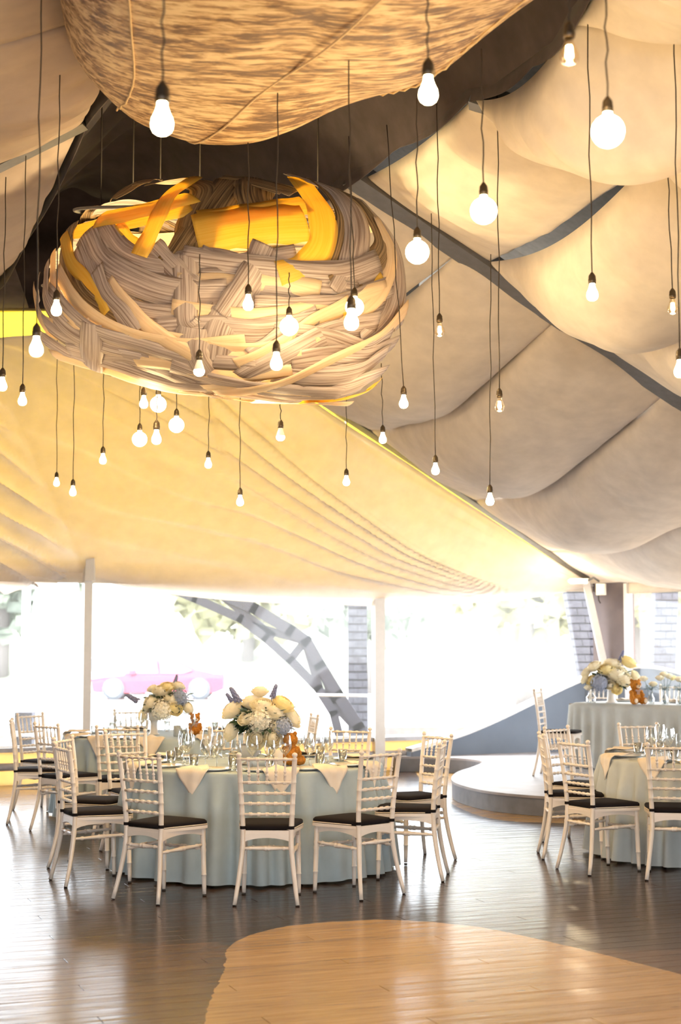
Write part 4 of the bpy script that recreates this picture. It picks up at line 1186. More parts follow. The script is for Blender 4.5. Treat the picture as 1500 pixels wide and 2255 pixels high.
# ================================================================== CHAIRS
def rod_prof(n_rings, r, rr, L_, ends=True):
    """profile with ring beads at n_rings places"""
    pr = [(0, r)]
    for k in range(n_rings):
        t = (k + 1) / (n_rings + 1); e = .009 / L_
        pr += [(t - e * 1.3, r), (t - e, rr), (t - e * .25, rr), (t, rr * .9), (t + e * .25, rr), (t + e, rr), (t + e * 1.3, r)]
    pr.append((1, r))
    return pr
def make_chair():
    c = empty('banquet_chair')
    cm = M['chair']
    def yb(z):   # rear post line (side view)
        return -.20 - (.07 * ((.45 - z) / .45) ** 1.7 if z < .45 else -.0 + .06 * ((z - .45) / .5) ** 1.5)
    def xb(z): return .150 + (.045 * ((.36 - z) / .36) ** 1.2 if z < .36 else .026 * max(0, (z - .45) / .5))
    for s_ in (-1, 1):
        zs = [0.006, .06, .12, .18, .24, .30, .335, .345, .355, .365, .40, .44, .47, .53, .548, .552, .556, .60, .614, .618, .622, .66, .677, .681, .685, .74, .747, .751, .755, .80, .86, .892, .896, .900]
        path = [(s_ * xb(z), yb(z), z) for z in zs]
        rr = []
        for z in zs:
            r = .0125 + .004 * min(1, z / .35) if z < .36 else .0165 - .002 * (z - .36)
            for q in (.345, .552, .618, .681, .751, .896):
                if abs(z - q) < .002: r += .002
            rr.append(r)
        m = MB(); m.tube(path, rr, 12)
        zt = .905; x, y = s_ * xb(zt), yb(zt)
        m.lathe([(.013, 0), (.009, .004), (.014, .010), (.017, .018), (.016, .026), (.010, .033), (.001, .036)], 12, (x, y, zt - .005))
        o = m.build('back_post', cm, c)
        f_ = MB(); f_.tube([(s_ * xb(0), yb(0), .001), (s_ * xb(.012), yb(.012), .007)], .0128, 10); f_.build('foot_cap', M['foot'], o)
    for s_ in (-1, 1):
        x0, x1, y0, y1 = s_ * .178, s_ * .170, .178, .165
        pr = [(0.03, .0125), (.12, .0135), (.22, .0145), (.30, .0155), (.305, .0175), (.315, .0175), (.32, .0155), (.62, .0165), (.66, .019), (.70, .0165), (.74, .019), (.78, .0165), (.90, .0175), (1, .019)]
        m = MB(); m.turned((x0, y0, 0), (x1, y1, .44), pr, 12); o = m.build('leg', cm, c)
        f_ = MB(); f_.tube([(x0, y0, .001), (x0, y0, .007)], .0128, 10); f_.build('foot_cap', M['foot'], o)
    # seat frame : trapezoid board with arched aprons
    def outline(k=1, g=0):
        pts = []
        for a, b in [(-.155, -.205), (.155, -.205), (.205, .12), (.190, .185), (.12, .205), (-.12, .205), (-.190, .185), (-.205, .12)]: pts.append((a * k, b * k))
        pp = smooth_path([Vector((x, y, 0)) for x, y in pts[1:] + pts[:1]], 40)
        return [(p.x, p.y) for p in pp]
    m = MB(); m.prism(outline(), .432, .452); m.build('seat', cm, c)
    def apron(p0, p1, z1=.434, d=.055, arch=.028, th=.016):
        m = MB(); n = 12; p0 = Vector(p0); p1 = Vector(p1); t = (p1 - p0); q = Vector((-t.y, t.x, 0)).normalized() * th / 2
        v = []; f = []
        for i in range(n + 1):
            u = i / n; p = p0 + t * u; zb = z1 - d + arch * sin(pi * u) ** .7
            for w, z in ((-1, zb), (1, zb), (1, z1), (-1, z1)): v.append((p.x + q.x * w, p.y + q.y * w, z))
        for i in range(n):
            for k in range(4): a = i * 4 + k; b = i * 4 + (k + 1) % 4; f.append((a, b, b + 4, a + 4))
        return m.add(v, f, False)
    for a, b in (((-.150, -.2, 0), (.150, -.2, 0)), ((-.168, .168, 0), (.168, .168, 0)), ((-.152, -.19, 0), (-.172, .165, 0)), ((.152, -.19, 0), (.172, .165, 0))):
        apron(a, b).build('apron', cm, c)
    # rails
    z = .893; xw = xb(z)
    m = MB(); m.turned((-xw, yb(z), z), (xw, yb(z), z), rod_prof(5, .0085, .0125, xw * 2)); m.build('top_rail', cm, c)
    for z in (.748, .681, .617, .551):
        xw = xb(z); m = MB(); m.turned((-xw, yb(z), z), (xw, yb(z), z), rod_prof(5, .0085, .0125, xw * 2)); m.build('cross_rail', cm, c)
    for k in range(5):
        u = (k + 1) / 6 * 2 - 1
        p0 = (u * xb(.748), yb(.748), .748); p1 = (u * xb(.893), yb(.893), .893)
        pr = [(0, .005), (.12, .007), (.20, .009), (.28, .006), (.30, .0105), (.33, .0105), (.35, .0075), (.42, .0065), (.45, .0105), (.48, .0105), (.50, .0075), (.75, .0055), (1, .005)]
        m = MB(); m.turned(p0, p1, pr, 8); m.build('spindle', cm, c)
    st_prof = [(0, .009), (.12, .009), (.14, .013), (.17, .013), (.19, .009), (.36, .0125), (.43, .0125), (.45, .017), (.475, .017), (.485, .013), (.50, .017), (.515, .013), (.525, .017), (.55, .017), (.57, .0125), (.64, .0125), (.81, .009), (.83, .013), (.86, .013), (.88, .009), (1, .009)]
    z = .343; fx = .172
    for p0, p1 in (((-xb(z), yb(z), z), (xb(z), yb(z), z)), ((-fx, .17, .300), (fx, .17, .300)), ((-xb(.31), yb(.31), .31), (-fx, .17, .325)), ((xb(.31), yb(.31), .31), (fx, .17, .325))):
        m = MB(); m.turned(p0, p1, st_prof, 10); m.build('stretcher', cm, c)
    # cushion
    ol_ = outline(.985); n = len(ol_); v = []; f = []
    lv = [(.97, .453), (1.0, .459), (1.0, .476), (.96, .485), (.8, .490), (.4, .493), (.02, .494)]
    for k, zz in lv:
        for x, y in ol_: v.append((x * k, y * k, zz))
    for i in range(len(lv) - 1):
        for j in range(n): f.append((i * n + j, i * n + (j + 1) % n, (i + 1) * n + (j + 1) % n, (i + 1) * n + j))
    f.append(tuple(range((len(lv) - 1) * n, len(lv) * n)))
    cu = MB().add(v, f).build('cushion', M['cushion'], c)
    MB().tube([(x * 1.003, y * 1.003, .458) for x, y in ol_[:-1]], .0032, 6, True).build('piping', M['piping'], cu)
    for s_ in (-1, 1):
        z = .470; x, y = s_ * xb(z), yb(z)
        m = MB(); m.lathe([(.0178, -.010), (.0188, -.009), (.0188, .009), (.0178, .010)], 12, (x, y, z)); m.box((x, y + .02, z), (.018, .03, .014)); m.build('strap', M['cushion'], cu)
    return c
chair0 = make_chair(); first = [True]
TABLE_C = {}
def chair(x, y, f, label, group, z=0):
    c = chair0 if first[0] else copy_tree(chair0); first[0] = False
    c.location = (x, y, z); c.rotation_euler = (0, 0, atan2(-f[0], f[1]))
    tag(c, label, 'chair', group); return c
G1, G2, G3, G4 = 'white chairs around the front round table', 'white chairs around the rear round table', 'white chairs around the right round table', 'white chairs at the head table'
T1 = Vector((-.62, 11.35)); T2 = Vector((-1.72, 14.9)); T3 = Vector((2.93, 12.0))
CH1 = [(-.45, 9.93, (.03, 1), 'front middle white spindle-back chair, its back square to the camera'),
 (-1.12, 10.02, (.60, .80), 'white spindle-back chair at front left, turned towards the right'),
 (.085, 10.19, (-.69, .72), 'white spindle-back chair at front right, turned towards the left'),
 (-1.66, 10.68, (.90, .43), 'white chair seen sideways at the left of the front table'),
 (-1.80, 11.42, (.97, -.22), 'white chair just behind the sideways one at the left of the front table'),
 (-1.56, 12.12, (.567, -.824), 'white chair at the back left of the front table, facing the camera'),
 (-.86, 12.62, (.2, -.98), 'white chair at the back of the front table, hidden behind the wine glasses'),
 (-.02, 12.48, (-.4, -.92), 'white chair at the back right of the front table before the steel arch'),
 (.53, 11.74, (-.84, -.545), 'white chair at the far right of the front table, back three-quarter on'),
 (.46, 10.87, (-.98, .16), 'white chair seen edge-on at the right end of the front table')]
for x, y, f_, l in CH1: chair(x, y, f_, l, G1)
CH2 = [(-1.86, 13.28, (.03, 1), 'white chair before the rear table, back to the camera'),
 (-2.36, 13.60, (.70, .71), 'white chair at the front left of the rear table, its rear foot nearest the camera'),
 (-2.75, 14.22, (.985, .17), 'leftmost white chair, seen exactly sideways'),
 (-2.86, 15.25, (.83, -.55), 'white chair at the far left of the rear table facing right'),
 (-2.12, 16.06, (.3, -.95), 'white chair behind the rear table, right of the slim white post'),
 (-.50, 15.1, (-.957, -.20), 'small-looking white chair at the right of the rear table near the bouquet')]
for x, y, f_, l in CH2: chair(x, y, f_, l, G2)
CH3 = [(1.88, 11.21, (.886, .464), 'white chair at the front left of the right table, black seat fully visible'),
 (1.79, 11.92, (1, -.03), 'white chair seen edge-on at the left of the right table'),
 (1.98, 12.75, (.75, -.66), 'white chair at the back left of the right table below the head table cloth'),
 (2.62, 13.2, (.2, -.98), 'white chair behind the right table facing the camera'),
 (2.33, 10.92, (.2, .98), 'white chair at the right edge of the picture, back to the camera')]
for x, y, f_, l in CH3: chair(x, y, f_, l, G3)
CH4 = [(2.40, 16.95, (.94, -.34), 'white chair alone on the stage, seen from the side before the wave wall'),
 (3.20, 19.25, (-.4, -.92), 'white chair behind the left end of the head table'),
 (3.95, 18.75, (-.5, -.86), 'white chair behind the middle of the head table'),
 (4.5, 18.1, (-.6, -.8), 'white chair behind the right end of the head table')]
for x, y, f_, l in CH4: chair(x, y, f_, l, G4, .19)

# ================================================================== TABLES
def round_table(c, label):
    t = empty('round_table', (c.x, c.y, 0), label=label, cat='table', group='round banquet tables under cloths')
    m = MB(); m.lathe([(.001, .715), (.90, .715), (.90, .74), (.001, .74)], 48); m.build('tabletop', M['wallp'], t)
    for a in (.6, 2.2, 3.7, 5.3):
        m = MB(); m.tube([(.62 * cos(a), .62 * sin(a), .003), (.55 * cos(a), .55 * sin(a), .715)], .018, 8); m.build('leg', M['rafter'], t)
    return t
def tablecloth(c, label, mat, seed, Rt=.915, zt=.745, zb=.012, nf=34):
    def fold(a): return sin(a * nf + 2.2 * sin(a * 5 + seed) + seed) * .6 + .4 * sin(a * nf * .53 + seed * 2) + .5 * nz(cos(a) * 4, sin(a) * 4, seed)
    def fn(u, v):
        a = 2 * pi * u
        if v < .3: r = Rt * v / .3; z = zt + .002 * nz(r * cos(a) * 5, r * sin(a) * 5, seed) * (1 if v > 0 else 0)
        elif v < .36: t = (v - .3) / .06; r = Rt + .012 * sin(t * pi / 2); z = zt - .012 * (1 - cos(t * pi / 2))
        else:
            t = (v - .36) / .64; z = zt - .012 - (zt - .012 - zb - .006 * (1 + fold(a)) ) * t
            r = Rt + .012 + .05 * t + .072 * min(1, t * 3.5) * abs(fold(a) + .15) ** .8 * (1 if fold(a) > -.15 else -1) * (.5 + .5 * t)
        return Vector((r * cos(a), r * sin(a), z))
    o = MB().grid(fn, 300, 40).build('tablecloth', mat); o.location = (c.x, c.y, 0)
    return tag(o, label, 'tablecloth', 'tablecloths on the round tables')
round_table(T1, 'round table under the pale blue cloth in the middle foreground')
round_table(T2, 'round table under the cloth behind at the left')
round_table(T3, 'round table under the cloth at the right edge')
tablecloth(T1, 'pale blue cloth falling to the floor over the front round table', M['tcloth'], 1.3)
tablecloth(T2, 'pale blue cloth over the rear left round table', M['tcloth'], 3.1)
tablecloth(T3, 'pale grey cloth over the round table at the right edge', M['tcloth2'], 5.7)
# head table
hd0 = Vector((2.63, 18.07)); hdir = Vector((.76, -.65)).normalized(); hper = Vector((.65, .76)).normalized(); HL, HW = 3.0, .85
hc = hd0 + hdir * HL / 2 + hper * HW / 2; hrz = atan2(hdir.y, hdir.x)
ht = empty('head_table', (hc.x, hc.y, .19), hrz, label='long head table under its cloth on the stage', cat='table')
m = MB(); m.box((0, 0, .72), (HL - .04, HW - .04, .03)); m.build('tabletop', M['wallp'], ht)
for a in (-1, 1):
    for b in (-1, 1):
        m = MB(); m.tube([(a * (HL / 2 - .15), b * (HW / 2 - .12), 0), (a * (HL / 2 - .15), b * (HW / 2 - .12), .71)], .018, 8); m.build('leg', M['rafter'], ht)
def rr_pt(s_):   # rounded rectangle, s_ in 0..1
    r = .10; L1, W1 = HL / 2, HW / 2; per = 4 * (L1 - r) + 4 * (W1 - r) + 2 * pi * r; d = s_ * per
    segs = [((-(L1 - r), -W1), (1, 0), 2 * (L1 - r)), None, ((L1, -(W1 - r)), (0, 1), 2 * (W1 - r)), None, ((L1 - r, W1), (-1, 0), 2 * (L1 - r)), None, ((-L1, W1 - r), (0, -1), 2 * (W1 - r)), None]
    cs = [(L1 - r, -(W1 - r), -pi / 2), None, (L1 - r, W1 - r, 0), None, (-(L1 - r), W1 - r, pi / 2), None, (-(L1 - r), -(W1 - r), pi)]
    for i in range(8):
        if i % 2 == 0:
            p, t, l = segs[i]
            if d <= l: return Vector((p[0] + t[0] * d, p[1] + t[1] * d, 0)), Vector((t[1], -t[0], 0))
            d -= l
        else:
            l = pi * r / 2; cx_, cy_, a0 = cs[i - 1]
            if d <= l: a = a0 + d / r; return Vector((cx_ + r * cos(a), cy_ + r * sin(a), 0)), Vector((cos(a), sin(a), 0))
            d -= l
    return rr_pt(0)
def fn(u, v):
    p, n = rr_pt(u % 1)
    fo_ = sin(u * 2 * pi * 46 + 3 * sin(u * 30)) * .6 + .5 * nz(u * 40, 3)
    if v < .2: q = p * (v / .2); return Vector((q.x, q.y, .745))
    t = (v - .2) / .8; q = p + n * (.015 + .05 * t + .03 * min(1, t * 2.5) * fo_)
    return Vector((q.x, q.y, .745 - .733 * t))
o = MB().grid(fn, 500, 26).build('tablecloth', M['tcloth2']); o.location = (hc.x, hc.y, .19); o.rotation_euler = (0, 0, hrz)
tag(o, 'pale grey pleated cloth over the long head table on the stage', 'tablecloth')
# ---- tableware
wine = [(.001, .0), (.034, .001), (.035, .003), (.012, .006), (.0045, .014), (.0042, .085), (.010, .095), (.026, .108), (.040, .130), (.0445, .152), (.043, .178), (.036, .212), (.0335, .225)]
ME['wine'] = MB().lathe(wine, 24).mesh('wine_glass', M['glass'])
ME['tumbler'] = MB().lathe([(.001, .004), (.026, .004), (.028, .0), (.029, .01), (.034, .095), (.0325, .095), (.028, .014), (.001, .012)], 20).mesh('tumbler', M['glass'])
ME['plate'] = MB().lathe([(.001, .0), (.085, .0), (.135, .014), (.136, .017), (.088, .006), (.001, .005)], 32).mesh('plate', M['plate'])
def fork_m():
    m = MB(); m.beam((0, -.10, .003), (0, .03, .005), .008, .003); m.beam((0, .03, .005), (0, .05, .004), .022, .003)
    for k in (-1, -.33, .33, 1): m.beam((k * .009, .05, .004), (k * .009, .095, .006), .003, .002)
    return m.mesh('fork', M['steel'])
def knife_m():
    m = MB(); m.beam((0, -.11, .004), (0, 0, .004), .011, .005); m.beam((.001, 0, .004), (.001, .11, .004), .017, .002); return m.mesh('knife', M['steel'])
ME['fork'] = fork_m(); ME['knife'] = knife_m()
def napkin_mesh(seed, Rt=.94, hang=.085, w=.125):
    """square folded napkin, corner hanging over the table edge; origin = table centre axis at edge, local +Y outwards"""
    rnd = random.Random(seed); n = 16; sk = rnd.uniform(-.25, .25)
    def fn(u, v):
        a, b = (u - .5), (v - .5)
        x = (a - b) * w * 1.1; r = (a + b) * (w + hang) * .95 - (w - hang) * .35   # diamond
        x += sk * r * .4
        rip = .005 * sin(x * 60 + seed) + .006 * nz(x * 14, r * 14, seed)
        if r < 0: z = .026 + rip + .01 * max(0, 1 - abs(x) * 12); y = r
        else:
            y = .016 + .012 * (1 - math.exp(-r * 30)) + rip; z = .022 - r
        return Vector((x, y, z))
    m = MB(); m.grid(fn, n, n); return m.mesh('napkin', M['linen'])
NAP = [napkin_mesh(s_) for s_ in (1, 2, 3)]
def place(c, dirv, where, grp, z=.747, Rt=.915, wide=True, hang=True):
    """one place setting on the table centred at c, seat direction dirv"""
    d = Vector(dirv).normalized(); s_ = Vector((d.y, -d.x)); rz = atan2(-d.x, d.y)
    def P_(r, t): q = c + d * r + s_ * t; return (q.x, q.y, z)
    def put(name, me, r, t, label, cat, grp_, rzz=0, dz=0):
        p = P_(r, t); o = inst(name, me, None, (p[0], p[1], p[2] + dz), rzz); tag(o, label, cat, grp_); return o
    put('plate', ME['plate'], .74, 0, 'white plate at the place ' + where, 'plate', 'plates on the ' + grp, rz)
    if hang:
        o = inst('napkin', random.choice(NAP), None, (c.x + d.x * Rt, c.y + d.y * Rt, z - .001), rz + random.uniform(-.12, .12)); solid(o, .004)
        sh = random.uniform(-.16, .16); o.rotation_euler = (0, 0, rz - sh / Rt); d2 = Matrix.Rotation(-sh / Rt, 2) @ d; o.location = (c.x + d2.x * Rt, c.y + d2.y * Rt, z - .001)
        tag(o, 'cream napkin over the edge at the place ' + where, 'napkin', 'napkins on the ' + grp)
    put('fork', ME['fork'], .74, -.17, 'fork at the place ' + where, 'fork', 'forks on the ' + grp, rz)
    put('knife', ME['knife'], .74, .17, 'knife at the place ' + where, 'knife', 'knives on the ' + grp, rz)
    j = lambda: random.uniform(-.012, .012)
    put('wine_glass', ME['wine'], .53 + j(), .05 + j(), 'larger wine glass at the place ' + where, 'wine glass', 'wine glasses on the ' + grp)
    o = put('wine_glass', ME['wine'], .50 + j(), .16 + j(), 'smaller wine glass at the place ' + where, 'wine glass', 'wine glasses on the ' + grp); o.scale = (.88, .88, .86)
    put('tumbler', ME['tumbler'], .60 + j(), .20 + j(), 'short tumbler at the place ' + where, 'tumbler', 'tumblers on the ' + grp)
W1 = ['of the front middle chair', 'of the front left chair', 'of the front right chair', 'of the sideways left chair', 'behind the sideways left chair', 'of the back left chair', 'at the back centre', 'of the back right chair', 'of the far right chair', 'of the edge-on right chair']
SEAT1 = []
for (x, y, f_, l), w in zip(CH1, W1):
    d = Vector((x, y)) - T1; place(T1, d, w + ', front table', 'front round table')
W2 = ['of the back-to-camera chair', 'of the front left chair', 'of the leftmost chair', 'of the far left chair', 'behind the bouquet', 'of the right chair']
for (x, y, f_, l), w in zip(CH2, W2):
    place(T2, Vector((x, y)) - T2, w + ', rear table', 'rear round table')
place(T2, (.7, -.72), 'nearest the front table, rear table', 'rear round table')
place(T2, (.5, .87), 'far right side, rear table', 'rear round table')
W3 = ['of the front left chair', 'of the edge-on left chair', 'of the back left chair', 'of the back chair', 'of the edge-of-picture chair']
for (x, y, f_, l), w in zip(CH3, W3):
    place(T3, Vector((x, y)) - T3, w + ', right table', 'right round table')
for k in range(4):   # head table, settings along the far side
    q = hd0 + hdir * (.35 + k * .72) + hper * (HW - .17)
    for nm, me, dx, cat in (('plate', 'plate', 0, 'plate'), ('wine_glass', 'wine', .2, 'wine glass')):
        p = q + hdir * dx - hper * (0 if dx == 0 else .12)
        o = inst(nm, ME[me], None, (p.x, p.y, .19 + .747)); tag(o, ['first', 'second', 'third', 'fourth'][k] + ' ' + cat + ' from the left on the far side of the head table', cat, cat + ' row on the head table')
    o = inst('napkin', NAP[k % 3], None, (q.x, q.y, .19 + .755), hrz); solid(o, .004); o.scale = (1, .35, .8)
    tag(o, ['first', 'second', 'third', 'fourth'][k] + ' folded napkin from the left on the head table plates', 'napkin', 'napkins on the head table')

# ================================================================== FLOWERS
def rose_mesh(seed, mat, r=.05):
    rnd = random.Random(seed); m = MB()
    m.sphere((0, 0, -.1 * r), r * .42, 10, 8)
    for ring, (n, rad, tmax, fl_) in enumerate([(3, .48, 2.75, 0), (4, .66, 2.45, .0), (5, .84, 2.15, .06), (6, 1.0, 1.85, .26), (7, 1.14, 1.55, .5)]):
        for k in range(n):
            a0 = 2 * pi * k / n + ring * .6 + rnd.uniform(-.15, .15); wd = 2 * pi / n * .68; rr_ = r * rad * rnd.uniform(.95, 1.05)
            def fn(u, v):
                th = .15 + (tmax - .15) * v; side = abs(2 * u - 1)
                th -= .22 * side ** 3 * v
                a = a0 + (u - .5) * 2 * wd * (.45 + .55 * sin(pi * min(.62, v * .7)))
                q = rr_ * sin(th) * (1 + .05 * side * side) + r * fl_ * max(0, v - .7) * 1.6
                return Vector((q * cos(a), q * sin(a), -rr_ * .95 * cos(th) - .02 * r * ring + .012 * r * sin(a * 9)))
            m.grid(fn, 6, 6)
    return m.mesh('rose', mat)
def hyd_mesh(seed, mat, r=.085):
    rnd = random.Random(seed); m = MB(); m.sphere((0, 0, 0), r * .78, 12, 8)
    for i in range(110):
        z = 1 - 2 * (i + .5) / 110; a = i * 2.39996; q = sqrt(1 - z * z)
        n = Vector((q * cos(a), q * sin(a), z)); c = n * r * rnd.uniform(.86, 1.05)
        t = n.cross(Vector((.3, .5, .8))).normalized(); b = n.cross(t); s_ = r * .17; a1 = rnd.uniform(0, 1.5)
        for k in range(4):
            aa = a1 + k * pi / 2; e = (t * cos(aa) + b * sin(aa)); w = (t * -sin(aa) + b * cos(aa))
            m.add([c, c + e * s_ * .6 + w * s_ * .5, c + e * s_ * 1.1 + n * s_ * .2, c + e * s_ * .6 - w * s_ * .5], [(0, 1, 2, 3)], False)
    return m.mesh('hydrangea', mat)
def leaf_spray(seed, n, r, mat, lw=.03, ll=.07, squash=.8):
    rnd = random.Random(seed); m = MB()
    for i in range(n):
        a = rnd.uniform(0, 2 * pi); el = rnd.uniform(-.5, .9)
        d = Vector((cos(a) * cos(el), sin(a) * cos(el), sin(el) * squash)); b = d * r * rnd.uniform(.45, .9)
        s_ = d.cross(Vector((0, 0, 1))).normalized(); up_ = s_.cross(d); ll_ = ll * rnd.uniform(.7, 1.3); w_ = lw * rnd.uniform(.7, 1.2)
        tw = rnd.uniform(-.8, .8); s_ = s_ * cos(tw) + up_ * sin(tw)
        t = b + d * ll_
        m.add([b, b + d * ll_ * .35 + s_ * w_ * .5 + up_ * .004, b + d * ll_ * .7 + s_ * w_ * .35, t - up_ * .01, b + d * ll_ * .7 - s_ * w_ * .35, b + d * ll_ * .35 - s_ * w_ * .5 + up_ * .004, b + d * ll_ * .5 - up_ * .004], [(0, 1, 6), (1, 2, 6), (2, 3, 6), (3, 4, 6), (4, 5, 6), (5, 0, 6)], True)
        m.tube([(0, 0, -r * .3), b * .6, b], .002, 4)
    return m.mesh('foliage', mat)
def lav_mesh(seed, r=.11):
    rnd = random.Random(seed); m = MB(); m.tube([(0, 0, -.05), (0, 0, r)], .0025, 5)
    for i in range(34):
        z = r * (.15 + .85 * i / 34); a = i * 2.4; q = .016 * (1.1 - i / 34 * .8)
        m.sphere((q * cos(a), q * sin(a), z), .0085, 6, 4, (1, 1, 1.5))
    return m.mesh('lavender_spike', M['lav'])
ROSE = [rose_mesh(i, M['rose'], .06) for i in range(3)]; ROSEY = [rose_mesh(9 + i, M['rose_y'], .058) for i in range(2)]
HW_, HB_ = hyd_mesh(1, M['hyd_w']), hyd_mesh(2, M['hyd_b']); LV = [lav_mesh(i) for i in range(2)]
LS = leaf_spray(4, 260, .19, M['leaf'], .038, .075); LG = leaf_spray(5, 80, .21, M['leaf_g'], .02, .08)
def bouquet(c, items, label, s_=1.0, rz=0, yel=False):
    e = empty('bouquet', c, rz, label=label, cat='flowers')
    o = inst('foliage', LS, e, sc=s_); o['kind'] = 'stuff'
    o = inst('foliage', LG, e, (.02, 0, .01), sc=s_); o['kind'] = 'stuff'; o['label'] = 'grey-green foliage'
    rn = random.Random(int(c[0] * 100))
    for k, x, y, z, sc in items:
        nm, me, lab = {'r': ('rose', ROSE[rn.randrange(3)], 'cream rose'), 'y': ('rose', ROSEY[rn.randrange(2)], 'yellow rose'), 'h': ('hydrangea', HW_, 'ivory hydrangea head'), 'b': ('hydrangea', HB_, 'blue-grey hydrangea head'), 'l': ('lavender_spike', LV[rn.randrange(2)], 'blue-violet flower spike')}[k]
        o = inst(nm, me, e, (x * s_, y * s_, z * s_), sc=sc * s_); o['label'] = lab
        d = Vector((x, y, z + .12)); q = d.to_track_quat('Z', 'Y'); o.rotation_mode = 'QUATERNION'; o.rotation_quaternion = q @ Matrix.Rotation(rn.uniform(0, 6), 4, 'Z').to_quaternion()
    return e
# front bouquet : positions from the picture, scale 300 px/m about (572,1592)
FB = [('h', .01, -.13, .02, 1.12), ('r', .03, -.11, .14, 1.15), ('r', -.21, -.06, .11, 1.1), ('r', -.09, -.14, .05, .85), ('r', -.22, -.04, -.05, 1.0), ('y', .18, -.07, .15, 1.15), ('r', .12, -.11, .10, 1.1), ('r', .14, -.13, -.01, .8), ('b', .17, -.12, -.02, .85), ('r', .25, -.04, .05, 1.05), ('r', -.02, -.15, -.10, 1.0), ('r', .11, -.15, -.10, .95), ('r', .0, -.02, .24, .8), ('l', -.14, -.08, .14, 1.2), ('l', .09, -.08, .17, 1.0), ('l', -.17, -.05, .12, 1.0), ('r', 0, .12, .1, 1.1), ('h', -.12, .12, .05, .9), ('r', .15, .12, .05, 1.1), ('r', -.05, 0, .17, 1.1), ('b', .05, .15, 0, .8)]
def bowl(c, label, pr, s_=1):
    o = MB().lathe([(r * s_, z * s_) for r, z in pr], 32).build('vase', M['vase']); o.location = c; return tag(o, label, 'vase')
bowl_pr = [(.001, 0), (.05, 0), (.052, .008), (.028, .018), (.024, .03), (.05, .05), (.082, .085), (.095, .125), (.096, .14), (.091, .138), (.078, .09), (.045, .055), (.001, .045)]
tall_pr = [(.001, 0), (.055, 0), (.055, .01), (.040, .02), (.036, .12), (.040, .14), (.07, .155), (.11, .19), (.125, .235), (.12, .235), (.10, .19), (.001, .16)]
V1p = Vector((-.66, 11.2, .748)); bowl(V1p, 'white footed bowl vase on the front round table', bowl_pr)
b1 = atY(572, 1592, 11.2); bouquet((b1.x, 11.2, b1.z), FB, 'cream rose and blue hydrangea bouquet on the front round table', 1.0)
V2p = Vector((-1.78, 14.85, .748)); bowl(V2p, 'pale stemmed vase on the rear left table', tall_pr, .95)
b2 = atY(366, 1553, 14.85)
FB2 = [('h', -.02, -.15, -.04, 1.25), ('b', .14, -.10, .08, 1.0), ('y', .10, -.16, -.02, 1.1), ('r', -.14, -.12, .05, 1.1), ('r', -.04, -.1, .16, 1.1), ('y', .02, -.1, .19, 1.0), ('r', .12, -.05, .20, .9), ('r', -.24, -.03, -.10, .9), ('r', .23, -.05, -.02, .9), ('r', .06, -.12, .08, 1.2), ('l', -.25, -.05, .03, 1.3), ('l', .08, -.05, .18, 1.0), ('r', -.14, 0, .17, .7), ('r', 0, .1, .1, 1.1), ('h', .1, .12, 0, 1), ('r', -.12, .1, .05, 1.1), ('r', -.18, -.06, .0, .9)]
bouquet((b2.x, 14.85, b2.z), FB2, 'cream flower bouquet on the rear left table before the red car', 1.0)
V4 = atY(1347, 1553, 17.9); V4 = Vector((V4.x, 17.9, .937)); bowl(V4, 'pale pedestal vase on the head table', tall_pr, 1.25)
b4 = atY(1343, 1500, 17.9)
FB4 = [('r', .05, -.14, .10, 1.5), ('r', .12, -.14, .05, 1.4), ('y', -.06, -.13, .14, 1.2), ('r', -.18, -.08, .17, 1.0), ('y', .20, -.06, .22, 1.25), ('b', -.13, -.15, -.02, 1.15), ('y', -.22, -.08, .02, .8), ('r', -.28, -.05, .03, .7), ('y', .04, -.19, -.07, .85), ('r', -.03, -.19, -.03, .7), ('r', .28, -.04, .06, .9), ('r', .02, -.05, .2, 1.2), ('h', 0, .1, .08, 1.1), ('r', -.26, -.02, .1, .8), ('l', .1, -.05, .2, 1.1), ('r', .2, -.1, .02, .9), ('r', .15, .1, .1, 1.2)]
bouquet((b4.x, 17.9, b4.z), FB4, 'large cream and yellow bouquet on the head table', 1.1)
# bud vases on the head table
def budvase(px, Y, label, fl_, wide=1):
    p = atY(px, 1552, Y); z = .937
    o = MB().lathe([(.001, .004), (.036 * wide, .004), (.040 * wide, .02), (.040 * wide, .07), (.022 * wide, .10), (.020 * wide, .13), (.028 * wide, .14)], 18).build('bud_vase', M['glass']); o.location = (p.x, Y, z); tag(o, label, 'vase', 'small glass vases on the head table')
    e = empty('flower_sprig', (p.x, Y, z + .06), label='blooms in the ' + label, cat='flowers', group='sprigs in small vases')
    m = MB()
    for k, (x, z1) in enumerate(fl_): m.tube([(x * .1, 0, -.05), (x * .5, 0, z1 * .6), (x, .01 * k, z1)], .003, 5)
    m.build('stem', M['leaf_g'], e)
    for k, (x, z1) in enumerate(fl_):
        o = inst('bloom', (ROSE + ROSEY)[k % 5], e, (x, .01 * k, z1), sc=.62)
    o = inst('foliage', LG, e, (0, 0, .12), sc=.35); o['kind'] = 'stuff'
    return e
budvase(1302, 17.75, 'round glass bud vase left of the pedestal vase on the head table', [(-.03, .13)], 1.4)
budvase(1434, 17.4, 'first glass bud vase right of the teddy bear', [(-.08, .24), (.03, .18)])
budvase(1464, 17.35, 'second glass bud vase right of the teddy bear, with fullest blooms', [(-.05, .25), (.0, .29), (.06, .27), (.10, .25)])
budvase(1497, 17.2, 'bud vase at the right picture edge on the head table', [(0, .24), (.05, .22)])

